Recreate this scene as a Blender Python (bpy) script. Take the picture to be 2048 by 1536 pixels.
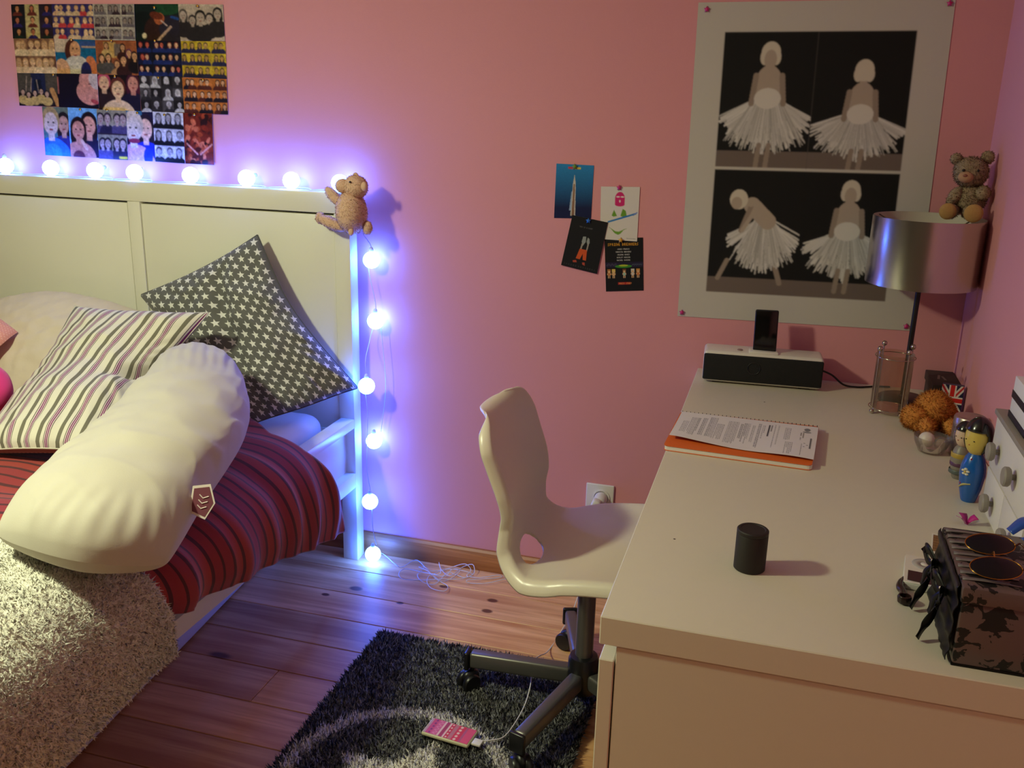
import bpy, bmesh, math, random
import numpy as np
from mathutils import Vector, noise as mnoise

for o in list(bpy.data.objects):
    bpy.data.objects.remove(o, do_unlink=True)
scene = bpy.context.scene
COL = scene.collection
random.seed(7)
RNG = np.random.default_rng(11)

# ------------------------------------------------------------------ camera
CF, CYAW, CPITCH, CROLL = 1881.0, 0.2782, 0.2910, 0.0256
CPOS = np.array([-0.4537, -2.5798, 1.4275])
_f = np.array([-math.sin(CYAW)*math.cos(CPITCH), math.cos(CYAW)*math.cos(CPITCH), -math.sin(CPITCH)])
_r = np.array([math.cos(CYAW), math.sin(CYAW), 0.0])
_u = np.cross(_r, _f)
_c, _s = math.cos(CROLL), math.sin(CROLL)
CR, CU, CFW = _c*_r + _s*_u, -_s*_r + _c*_u, _f
cam_data = bpy.data.cameras.new('camera')
cam_data.sensor_width = 36.0
cam_data.lens = CF/2048*36.0
cam_data.clip_start = 0.01
cam = bpy.data.objects.new('camera', cam_data)
COL.objects.link(cam)
from mathutils import Matrix
cam.matrix_world = Matrix(((CR[0], CU[0], -CFW[0], CPOS[0]), (CR[1], CU[1], -CFW[1], CPOS[1]),
                           (CR[2], CU[2], -CFW[2], CPOS[2]), (0, 0, 0, 1)))
scene.camera = cam

# ------------------------------------------------------------------ world, room lamp, exposure
world = bpy.data.worlds.new('world')
scene.world = world
world.use_nodes = True
world.node_tree.nodes['Background'].inputs[0].default_value = (0.010, 0.009, 0.009, 1)
world.node_tree.nodes['Background'].inputs[1].default_value = 1.0
# the ceiling pendant of the room: a bulb in a translucent shade, open at the bottom (out of frame, up to the left)
LAMP = (-2.10, -1.74, 1.98)
ld = bpy.data.lights.new('pendant_bulb_light', 'POINT')
ld.energy = 27.5
ld.color = (0.96, 1.0, 0.63)
ld.shadow_soft_size = 0.06
lo = bpy.data.objects.new('pendant_bulb_light', ld)
lo.location = LAMP
COL.objects.link(lo)
la_ = bpy.data.lights.new('pendant_opening_light', 'AREA')
la_.shape = 'DISK'
la_.size = 0.16
la_.energy = 24.0
la_.color = (0.96, 1.0, 0.63)
lo = bpy.data.objects.new('pendant_opening_light', la_)
lo.location = (LAMP[0], LAMP[1], LAMP[2]-0.07)
COL.objects.link(lo)
vs = scene.view_settings
vs.view_transform = 'Standard'
vs.look = 'None'
vs.gamma = 1.0
vs.use_curve_mapping = False
vs.exposure = 0.0

# ------------------------------------------------------------------ helpers
def _ray(u, v):
    return CR*(u-1024)/CF - CU*(v-768)/CF + CFW
def on_x(u, v, x):
    d = _ray(u, v); return CPOS + d*((x-CPOS[0])/d[0])
def on_y(u, v, y):
    d = _ray(u, v); return CPOS + d*((y-CPOS[1])/d[1])
def on_z(u, v, z):
    d = _ray(u, v); return CPOS + d*((z-CPOS[2])/d[2])

def lin(c):
    out = []
    for x in c:
        x = x/255.0
        out.append(x/12.92 if x <= 0.04045 else ((x+0.055)/1.055)**2.4)
    return tuple(out)

class NT:
    """tiny node-tree builder"""
    def __init__(self, mat):
        self.t = mat.node_tree
        self.n = self.t.nodes
    def new(self, typ, **kw):
        nd = self.n.new(typ)
        for k, v in kw.items():
            setattr(nd, k, v)
        return nd
    def link(self, a, b):
        self.t.links.new(a, b)
    def m(self, op, a, b=None, c=None):
        nd = self.n.new('ShaderNodeMath'); nd.operation = op
        for i, x in enumerate((a, b, c)):
            if x is None: continue
            if isinstance(x, (int, float)): nd.inputs[i].default_value = x
            else: self.link(x, nd.inputs[i])
        return nd.outputs[0]
    def mix(self, fac, a, b):
        nd = self.n.new('ShaderNodeMix'); nd.data_type = 'RGBA'
        for sock, x in ((nd.inputs[0], fac), (nd.inputs[6], a), (nd.inputs[7], b)):
            if isinstance(x, (int, float)): sock.default_value = x
            elif isinstance(x, tuple): sock.default_value = (*x[:3], 1)
            else: self.link(x, sock)
        return nd.outputs[2]

def new_mat(name):
    m = bpy.data.materials.new(name); m.use_nodes = True
    return m, NT(m), m.node_tree.nodes['Principled BSDF']

MATS = {}
def mat(name, rgb, rough=0.5, metal=0.0, nscale=0, namt=0.0, bscale=0, bstr=0.0, sheen=0.0, coat=0.0, srgb=True, bdist=0.002, spec=0.5):
    if name in MATS: return MATS[name]
    m, t, b = new_mat(name)
    base = lin(rgb) if srgb else tuple(rgb)
    b.inputs['Base Color'].default_value = (*base, 1)
    b.inputs['Roughness'].default_value = rough
    b.inputs['Metallic'].default_value = metal
    b.inputs['Specular IOR Level'].default_value = spec
    if sheen: b.inputs['Sheen Weight'].default_value = sheen
    if coat: b.inputs['Coat Weight'].default_value = coat
    tc = t.new('ShaderNodeTexCoord')
    if nscale:
        nz = t.new('ShaderNodeTexNoise'); nz.inputs['Scale'].default_value = nscale; nz.inputs['Detail'].default_value = 4
        t.link(tc.outputs['Object'], nz.inputs['Vector'])
        lo_, hi_ = tuple(x*(1-namt) for x in base), tuple(min(1, x*(1+namt)) for x in base)
        t.link(t.mix(nz.outputs['Fac'], lo_, hi_), b.inputs['Base Color'])
    if bscale:
        nz = t.new('ShaderNodeTexNoise'); nz.inputs['Scale'].default_value = bscale; nz.inputs['Detail'].default_value = 3
        t.link(tc.outputs['Object'], nz.inputs['Vector'])
        bp = t.new('ShaderNodeBump'); bp.inputs['Strength'].default_value = bstr; bp.inputs['Distance'].default_value = bdist
        t.link(nz.outputs['Fac'], bp.inputs['Height']); t.link(bp.outputs[0], b.inputs['Normal'])
    MATS[name] = m
    return m

def pile_mat(name):
    """soft fibres: diffuse and light passing through, colour from the mesh's own dye"""
    if name in MATS: return MATS[name]
    m, t, b = new_mat(name)
    a = t.new('ShaderNodeAttribute'); a.attribute_name = 'dye'
    df = t.new('ShaderNodeBsdfDiffuse'); tr = t.new('ShaderNodeBsdfTranslucent'); mx = t.new('ShaderNodeMixShader'); mx.inputs[0].default_value = .15
    t.link(a.outputs['Color'], df.inputs[0]); t.link(a.outputs['Color'], tr.inputs[0]); t.link(df.outputs[0], mx.inputs[1]); t.link(tr.outputs[0], mx.inputs[2])
    t.link(mx.outputs[0], t.n['Material Output'].inputs[0]); t.n.remove(b)
    MATS[name] = m
    return m
def attr_mat(name, rough=0.5, spec=0.5, sheen=0.0, coat=0.0):
    """colour from the mesh's own colour attribute (printed or dyed surfaces)"""
    if name in MATS: return MATS[name]
    m, t, b = new_mat(name)
    a = t.new('ShaderNodeAttribute'); a.attribute_name = 'dye'
    t.link(a.outputs['Color'], b.inputs['Base Color'])
    b.inputs['Roughness'].default_value = rough
    b.inputs['Specular IOR Level'].default_value = spec
    b.inputs['Sheen Weight'].default_value = sheen
    b.inputs['Coat Weight'].default_value = coat
    MATS[name] = m
    return m

ORIGIN = {}
def tag(o, label=None, cat=None, group=None, kind=None):
    if label: o['label'] = label
    if cat: o['category'] = cat
    if group: o['group'] = group
    if kind: o['kind'] = kind
    return o

def thing(name, loc, label, cat, group=None):
    e = bpy.data.objects.new(name, None)
    e.empty_display_size = 0.05
    e.location = tuple(loc)
    COL.objects.link(e)
    ORIGIN[e.name] = np.array(loc, float)
    return tag(e, label, cat, group)

def mesh(name, V, F, m, parent=None, smooth=True, uv=None, col=None, mats=None, fmat=None, sharp=None, nrm=None):
    """V in world coordinates; the object's origin goes to its parent's origin or to its own base"""
    V = np.asarray(V, float)
    if parent is not None: org = ORIGIN[parent.name]
    else:
        lo_, hi_ = V.min(0), V.max(0); org = np.array([(lo_[0]+hi_[0])/2, (lo_[1]+hi_[1])/2, lo_[2]])
    me = bpy.data.meshes.new(name)
    me.from_pydata((V-org).tolist(), [], F if isinstance(F, list) else F.tolist())
    for mm in (mats or [m]): me.materials.append(mm)
    if fmat is not None: me.polygons.foreach_set('material_index', np.asarray(fmat, dtype=np.int32))
    if smooth: me.polygons.foreach_set('use_smooth', np.ones(len(me.polygons), dtype=bool))
    if sharp is not None: me.set_sharp_from_angle(angle=math.radians(sharp))
    if uv is not None:
        layer = me.uv_layers.new(name='UVMap')
        li = np.zeros(len(me.loops), dtype=np.int32); me.loops.foreach_get('vertex_index', li)
        layer.data.foreach_set('uv', np.asarray(uv, dtype=np.float32)[li].ravel())
    if col is not None:
        a = me.color_attributes.new('dye', 'FLOAT_COLOR', 'POINT')
        c4 = np.ones((len(V), 4), dtype=np.float32); c4[:, :3] = col
        a.data.foreach_set('color', c4.ravel())
    me.update()
    if nrm is not None: me.normals_split_custom_set_from_vertices(np.asarray(nrm, dtype=np.float32))
    o = bpy.data.objects.new(name, me)
    COL.objects.link(o)
    if parent is not None:
        o.parent = parent; ORIGIN[o.name] = org
    else:
        o.location = org; ORIGIN[o.name] = org
    return o

def share(src, parent, loc, name=None, rot=None):
    """another object with src's mesh; loc is world"""
    o = bpy.data.objects.new(name or src.name.split('.')[0], src.data if isinstance(src, bpy.types.Object) else src)
    COL.objects.link(o)
    if parent is not None:
        o.parent = parent; o.location = np.array(loc)-ORIGIN[parent.name]
    else: o.location = loc
    if rot is not None: o.rotation_euler = rot
    ORIGIN[o.name] = np.array(loc, float)
    return o

def bm_data(bm):
    bm.verts.ensure_lookup_table()
    V = np.array([v.co[:] for v in bm.verts]); F = [[v.index for v in f.verts] for f in bm.faces]
    bm.free(); return V, F

def rbox(size, bevel=0.003, seg=2):
    bm = bmesh.new(); bmesh.ops.create_cube(bm, size=1.0)
    for v in bm.verts: v.co = Vector((v.co.x*size[0], v.co.y*size[1], v.co.z*size[2]))
    if bevel > 0: bmesh.ops.bevel(bm, geom=list(bm.edges), offset=min(bevel, min(size)*0.45), segments=seg, profile=0.5, affect='EDGES', clamp_overlap=True)
    bm.verts.index_update()
    return bm_data(bm)

def rotz(V, a):
    c, s = math.cos(a), math.sin(a); V = np.asarray(V, float)
    return V @ np.array([[c, s, 0], [-s, c, 0], [0, 0, 1]])
def rotx(V, a):
    c, s = math.cos(a), math.sin(a); return np.asarray(V, float) @ np.array([[1, 0, 0], [0, c, s], [0, -s, c]])
def roty(V, a):
    c, s = math.cos(a), math.sin(a); return np.asarray(V, float) @ np.array([[c, 0, -s], [0, 1, 0], [s, 0, c]])

def box(name, x0, x1, y0, y1, z0, z1, m, parent=None, bevel=0.003, seg=2, rz=0.0):
    V, F = rbox((x1-x0, y1-y0, z1-z0), bevel, seg)
    V = rotz(V, rz) + np.array([(x0+x1)/2, (y0+y1)/2, (z0+z1)/2])
    return mesh(name, V, F, m, parent, smooth=True, sharp=35)

def join(parts):
    VV, FF, n = [], [], 0
    for V, F in parts:
        VV.append(np.asarray(V)); FF += [[i+n for i in f] for f in F]; n += len(V)
    return np.vstack(VV), FF

def catmull(P, n):
    P = np.asarray(P, float); m = len(P)
    t = np.linspace(0, m-1, n); i = np.clip(t.astype(int), 0, m-2); f = (t-i)[:, None]
    Pe = np.vstack([2*P[0]-P[1], P, 2*P[-1]-P[-2]])
    a, b, c, d = Pe[i], Pe[i+1], Pe[i+2], Pe[i+3]
    return 0.5*((2*b)+(-a+c)*f+(2*a-5*b+4*c-d)*f**2+(-a+3*b-3*c+d)*f**3)

def tube_data(P, r, seg=8, n=None, caps=True):
    P = np.asarray(P, float)
    if n: P = catmull(P, n)
    r = np.full(len(P), r) if np.isscalar(r) else np.interp(np.linspace(0, 1, len(P)), np.linspace(0, 1, len(r)), r)
    T = np.gradient(P, axis=0); T /= np.linalg.norm(T, axis=1)[:, None]+1e-12
    N = np.cross(T[0], [0, 0, 1.0])
    if np.linalg.norm(N) < 1e-3: N = np.cross(T[0], [1.0, 0, 0])
    N /= np.linalg.norm(N)
    V = []
    ang = np.linspace(0, 2*math.pi, seg, endpoint=False)
    for k in range(len(P)):
        N = N-T[k]*(N@T[k]); N /= np.linalg.norm(N)+1e-12
        B = np.cross(T[k], N)
        V.append(P[k]+r[k]*(np.cos(ang)[:, None]*N+np.sin(ang)[:, None]*B))
    V = np.vstack(V); F = []
    for k in range(len(P)-1):
        for j in range(seg):
            F.append([k*seg+j, k*seg+(j+1) % seg, (k+1)*seg+(j+1) % seg, (k+1)*seg+j])
    if caps:
        F.append(list(range(seg))[::-1]); F.append([(len(P)-1)*seg+j for j in range(seg)])
    return V, F
def tube(name, P, r, m, parent=None, seg=8, n=None):
    V, F = tube_data(P, r, seg, n); return mesh(name, V, F, m, parent, sharp=60)

def lathe_data(prof, seg=32, c=(0, 0, 0), close=True):
    V, F = [], []
    for (r, z) in prof:
        for j in range(seg):
            a = 2*math.pi*j/seg; V.append((c[0]+max(r, 1e-5)*math.cos(a), c[1]+max(r, 1e-5)*math.sin(a), c[2]+z))
    for k in range(len(prof)-1):
        for j in range(seg):
            F.append([k*seg+j, k*seg+(j+1) % seg, (k+1)*seg+(j+1) % seg, (k+1)*seg+j])
    if close:
        F.append(list(range(seg))[::-1]); F.append([(len(prof)-1)*seg+j for j in range(seg)])
    return np.array(V), F
def lathe(name, prof, m, parent=None, c=(0, 0, 0), seg=32, sharp=40, close=True):
    V, F = lathe_data(prof, seg, c, close); return mesh(name, V, F, m, parent, sharp=sharp)

def ball_data(c, r, seg=20, rings=12, axes=None, disp=0.0, dfreq=30.0, flat=None):
    """ellipsoid, radii r (3), axes = 3x3 rows"""
    r = np.array(r if not np.isscalar(r) else (r, r, r), float)
    V = [(0, 0, 1.0)]
    for i in range(1, rings):
        th = math.pi*i/rings
        for j in range(seg):
            ph = 2*math.pi*j/seg; V.append((math.sin(th)*math.cos(ph), math.sin(th)*math.sin(ph), math.cos(th)))
    V.append((0, 0, -1.0)); V = np.array(V); F = []
    for j in range(seg): F.append([0, 1+j, 1+(j+1) % seg])
    for i in range(rings-2):
        for j in range(seg):
            F.append([1+i*seg+j, 1+(i+1)*seg+j, 1+(i+1)*seg+(j+1) % seg, 1+i*seg+(j+1) % seg])
    L = len(V)-1
    for j in range(seg): F.append([L, 1+(rings-2)*seg+(j+1) % seg, 1+(rings-2)*seg+j])
    k = np.ones(len(V))
    if disp:
        k = 1+disp*np.array([mnoise.noise(Vector(v*dfreq*0.1)+Vector(np.array(c)*40)) for v in V])
    W = V*r*k[:, None]
    if axes is not None: W = W@np.array(axes, float)
    return W+np.array(c, float), F
def ball(name, c, r, m, parent=None, seg=20, rings=12, axes=None, disp=0.0, dfreq=30.0):
    V, F = ball_data(c, r, seg, rings, axes, disp, dfreq); return mesh(name, V, F, m, parent)

def frame_to(d, up=(0, 0, 1)):
    """rows: x,y,z axes with z along d"""
    d = np.array(d, float); d /= np.linalg.norm(d); x = np.cross(up, d)
    if np.linalg.norm(x) < 1e-4: x = np.cross((1, 0, 0), d)
    x /= np.linalg.norm(x); return np.array([x, np.cross(d, x), d])

def vnoise(P, f, seed=0.0):
    return np.array([mnoise.noise(Vector((p[0]*f+seed, p[1]*f+seed*1.7, p[2]*f-seed))) for p in np.asarray(P)])

def strands(P, N, length, width, col, jitter=0.6, rng=RNG, soft=0.28):
    """one narrow triangle per strand (pile of a rug, fleece, plush)"""
    n = len(P)
    d = N+jitter*rng.normal(size=(n, 3)); d /= np.linalg.norm(d, axis=1)[:, None]
    s = np.cross(d, N+.25*rng.normal(size=(n, 3))); s /= np.linalg.norm(s, axis=1)[:, None]+1e-9
    L = length*(0.6+0.8*rng.random(n))[:, None]
    V = np.empty((n, 3, 3)); V[:, 0] = P-s*width/2; V[:, 1] = P+s*width/2; V[:, 2] = P+d*L
    F = np.arange(n*3).reshape(n, 3)
    C = np.repeat(col, 3, axis=0) if np.ndim(col) == 2 else np.tile(col, (n*3, 1))
    # fibres shade like the soft surface they grow from
    sn = N/(np.linalg.norm(N, axis=1)[:, None]+1e-9)+soft*rng.normal(size=(n, 3)); sn /= np.linalg.norm(sn, axis=1)[:, None]
    return V.reshape(-1, 3), F, C, np.repeat(sn, 3, axis=0)

def surf_samples(V, F, n, rng=RNG):
    """random points and normals on a mesh"""
    V = np.asarray(V); T = []
    for f in F:
        for k in range(1, len(f)-1): T.append((f[0], f[k], f[k+1]))
    T = np.array(T); A, B, C = V[T[:, 0]], V[T[:, 1]], V[T[:, 2]]
    cr = np.cross(B-A, C-A); ar = np.linalg.norm(cr, axis=1); idx = rng.choice(len(T), n, p=ar/ar.sum())
    a, b = rng.random(n), rng.random(n); fl = a+b > 1; a[fl], b[fl] = 1-a[fl], 1-b[fl]
    return A[idx]+a[:, None]*(B-A)[idx]+b[:, None]*(C-A)[idx], cr[idx]/(ar[idx][:, None]+1e-12)

# ------------------------------------------------------------------ flat prints: a fine colour grid on paper
class Canvas:
    def __init__(s, w, h, bg):
        s.w, s.h = w, h; s.a = np.empty((h*2, w*2, 3)); s.a[:] = lin(bg)
        s.X, s.Y = np.meshgrid((np.arange(w*2)+.5)/(w*2), (np.arange(h*2)+.5)/(h*2))
    def put(s, mask, c): s.a[mask] = lin(c)
    def rect(s, x0, y0, x1, y1, c): s.put((s.X >= x0) & (s.X < x1) & (s.Y >= y0) & (s.Y < y1), c)
    def ell(s, cx, cy, rx, ry, c, rot=0.0):
        dx, dy = s.X-cx, (s.Y-cy)*s.h/s.w; ca, sa = math.cos(rot), math.sin(rot)
        x, y = dx*ca+dy*sa, -dx*sa+dy*ca; s.put((x/rx)**2+(y/(ry*s.h/s.w))**2 < 1, c)
    def poly(s, pts, c):
        m = np.zeros(s.X.shape, bool); n = len(pts)
        for i in range(n):
            (x0, y0), (x1, y1) = pts[i], pts[(i+1) % n]
            if y0 == y1: continue
            cond = ((s.Y < y0) != (s.Y < y1)) & (s.X < (x1-x0)*(s.Y-y0)/(y1-y0)+x0); m ^= cond
        s.put(m, c)
    def line(s, x0, y0, x1, y1, w, c):
        ar = s.h/s.w; dx, dy = x1-x0, (y1-y0)*ar; L = dx*dx+dy*dy+1e-12
        t = np.clip(((s.X-x0)*dx+(s.Y-y0)*ar*dy)/L, 0, 1)
        s.put((s.X-x0-t*dx)**2+((s.Y-y0)*ar-t*dy)**2 < (w/2)**2, c)
    def vgrad(s, c0, c1, y0=0., y1=1.):
        t = np.clip((s.Y-y0)/(y1-y0), 0, 1)[..., None]; s.a[:] = np.array(lin(c0))*(1-t)+np.array(lin(c1))*t
    def grain(s, amt, f=3, seed=1):
        r = np.random.default_rng(seed); g = r.random((s.h*2//f+2, s.w*2//f+2))
        g = np.kron(g, np.ones((f, f)))[:s.h*2, :s.w*2]; s.a *= (1-amt+2*amt*g)[..., None]
    def text(s, txt, x, y, size, c, sp=1):
        """small block lettering; size = height as a fraction of the print's height"""
        px = size/5.0; pw = px*s.h/s.w
        for ch in txt:
            g = FONT.get(ch)
            if g:
                for r_ in range(5):
                    for c_ in range(3):
                        if g[r_][c_] == '#': s.rect(x+c_*pw, y+r_*px, x+(c_+1)*pw, y+(r_+1)*px, c)
            x += pw*(3+sp)
    def soft(s, k=2):
        for ax in (0, 1):
            for _ in range(2):
                p = np.pad(s.a, [(k, k) if i == ax else (0, 0) for i in range(3)], mode='edge')
                s.a = sum(np.take(p, range(j, j+s.a.shape[ax]), axis=ax) for j in range(2*k+1))/(2*k+1)
        return s
    def contrast(s, g):
        s.a = s.a**g; return s
    def out(s):
        return s.a.reshape(s.h, 2, s.w, 2, 3).mean((1, 3)).clip(0, 1)
FONT = {k: v.split('/') for k, v in {
 'A': '.#./#.#/###/#.#/#.#', 'B': '##./#.#/##./#.#/##.', 'C': '.##/#../#../#../.##', 'D': '##./#.#/#.#/#.#/##.', 'E': '###/#../##./#../###',
 'F': '###/#../##./#../#..', 'G': '.##/#../#.#/#.#/.##', 'H': '#.#/#.#/###/#.#/#.#', 'I': '###/.#./.#./.#./###', 'J': '..#/..#/..#/#.#/.#.', 'K': '#.#/#.#/##./#.#/#.#', 'L': '#../#../#../#../###',
 'M': '#.#/###/###/#.#/#.#', 'N': '##./#.#/#.#/#.#/#.#', 'O': '.#./#.#/#.#/#.#/.#.', 'P': '##./#.#/##./#../#..', 'R': '##./#.#/##./#.#/#.#', 'S': '.##/#../.#./..#/##.', 'T': '###/.#./.#./.#./.#.',
 'U': '#.#/#.#/#.#/#.#/###', 'V': '#.#/#.#/#.#/#.#/.#.', 'Y': '#.#/#.#/.#./.#./.#.', 'Z': '###/..#/.#./#../###', 'W': '#.#/#.#/###/###/#.#'}.items()}

def print_sheet(name, quad, cv, m, parent=None, thick=0.0006, back=None, curl=None):
    """quad: world corners TL, TR, BR, BL; the colours of the print lie on the front of a thin sheet"""
    a = cv.out(); h, w = a.shape[:2]
    TL, TR, BR, BL = [np.array(q, float) for q in quad]
    s = np.linspace(0, 1, w); t = np.linspace(0, 1, h); S, T = np.meshgrid(s, t); S, T = S[..., None], T[..., None]
    P = (TL*(1-S)+TR*S)*(1-T)+(BL*(1-S)+BR*S)*T
    nrm = np.cross(BL-TL, TR-TL); nrm /= np.linalg.norm(nrm)
    if curl is not None: P = P+nrm*curl(S, T)
    V = P.reshape(-1, 3); i = np.arange(w*h).reshape(h, w)
    F = np.stack([i[:-1, :-1], i[1:, :-1], i[1:, 1:], i[:-1, 1:]], -1).reshape(-1, 4).tolist()
    # rim and back
    rim = list(i[0, :])+list(i[1:, -1])+list(i[-1, -2::-1])+list(i[-2:0:-1, 0])
    n0 = len(V); Vb = V[rim]-nrm*thick; V = np.vstack([V, Vb]); k = len(rim)
    for j in range(k): F.append([int(rim[j]), int(rim[(j+1) % k]), n0+(j+1) % k, n0+j])
    if curl is None: F.append([n0+j for j in range(k)])
    col = np.vstack([a.reshape(-1, 3), np.tile(lin(back or (235, 232, 225)), (k, 1))])
    return mesh(name, V, F, m, parent, smooth=False, col=col)

# ------------------------------------------------------------------ soft goods
def cr_patch(C, n, m):
    C = np.asarray(C, float)
    A = np.stack([catmull(C[:, j], n) for j in range(C.shape[1])], 1)
    return np.stack([catmull(A[i], m) for i in range(n)], 0)

def pillow(name, ctrl, th, mats, res=(90, 90), parent=None, wr=0.006, wf=9.0, pinch=0.05, p=0.42, seed=1.0, pw=(2.2, 2.2), rnd=0.0, uvs=(1., 1.), seam=None, under=0.7, extra=None):
    n, m = res
    C = cr_patch(ctrl, n, m)
    du, dv = np.gradient(C, axis=0), np.gradient(C, axis=1)
    N = np.cross(du, dv); N /= np.linalg.norm(N, axis=2)[..., None]+1e-12
    s = np.linspace(-1, 1, n)[:, None]; t = np.linspace(-1, 1, m)[None, :]
    prof = np.clip((1-np.abs(s)**pw[0])*(1-np.abs(t)**pw[1]), 0, 1)**p
    # pull edge middles in a little
    ctr = C.mean((0, 1)); C = C-(C-ctr)*(pinch*((s**2)*(1-t**2)+(t**2)*(1-s**2)))[..., None]
    if rnd: C = C-(C-ctr)*(rnd*(s**8)*(t**6))[..., None]
    flat = C.reshape(-1, 3)
    w1 = vnoise(flat, wf, seed).reshape(n, m); w2 = vnoise(flat, wf*2.6, seed+5).reshape(n, m)
    # radial gathers near the seams
    ang = np.arctan2(t+0*s, s+0*t); rad = np.maximum(np.abs(s), np.abs(t))
    gath = np.sin(ang*23+3*w1)*np.sin(ang*9+seed)*np.clip((rad-0.55)/0.45, 0, 1)*(1-rad**8)
    wv = wr*((1-np.abs(w1)*2.2)*0.8+w2*0.5+gath*0.9)
    off = th*prof
    top = C+N*(off+wv*np.clip(prof*1.6, 0, 1))[..., None]
    if extra is not None: top = top+extra(s+0*t, t+0*s, N)
    bot = C-N*(off*under)[..., None]
    V = np.vstack([top.reshape(-1, 3), bot.reshape(-1, 3)]); i = np.arange(n*m).reshape(n, m); F = []
    q = np.stack([i[:-1, :-1], i[1:, :-1], i[1:, 1:], i[:-1, 1:]], -1).reshape(-1, 4)
    F = np.vstack([q, q[:, ::-1]+n*m]).tolist(); fm = [0]*len(q)+[len(mats)-1]*len(q)
    uv1 = np.stack(np.broadcast_arrays((t+1)/2*uvs[0], (s+1)/2*uvs[1]), -1).reshape(-1, 2); uv = np.vstack([uv1, uv1])
    # weld the rim: both sheets share the edge positions (profile is zero there)
    o = mesh(name, V, F, None, parent, uv=uv, mats=mats, fmat=fm)
    if seam:
        rim = np.vstack([C[0, :], C[1:, -1], C[-1, -2::-1], C[-2:0:-1, 0], C[:1, 0]])[::2]
        sv, sf = tube_data(np.vstack([rim, rim[:1]]), 0.0022, 6, caps=False)
        mesh('seam', sv, sf, seam, o)
    return o, top, N
# ------------------------------------------------------------------ the room
def wall_mat(name, rgb):
    return mat(name, rgb, rough=0.85, nscale=3, namt=0.03, bscale=260, bstr=0.25, bdist=0.001, spec=0.25)
PINK = wall_mat('pink_paint', (222, 152, 160))
PINK_R = PINK
WHITE_CEIL = mat('ceiling_paint', (196, 192, 184), rough=0.9, bscale=200, bstr=0.2)
XL, YF, ZC = -4.3, -4.8, 2.5
PLAIN = wall_mat('greige_paint', (118, 110, 100))
def slab(name, x0, x1, y0, y1, z0, z1, m):
    return tag(box(name, x0, x1, y0, y1, z0, z1, m, bevel=0), kind='structure')
slab('wall_back', XL-.1, .1, 0, .1, 0, ZC, PINK)
slab('wall_right', 0, .1, YF, 0, 0, ZC, PINK_R)
slab('wall_left', XL-.1, XL, YF, 0, 0, ZC, PLAIN)
slab('wall_front', XL-.1, .1, YF-.1, YF, 0, ZC, PLAIN)
slab('ceiling', XL-.1, .1, YF-.1, .1, ZC, ZC+.1, WHITE_CEIL)

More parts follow.
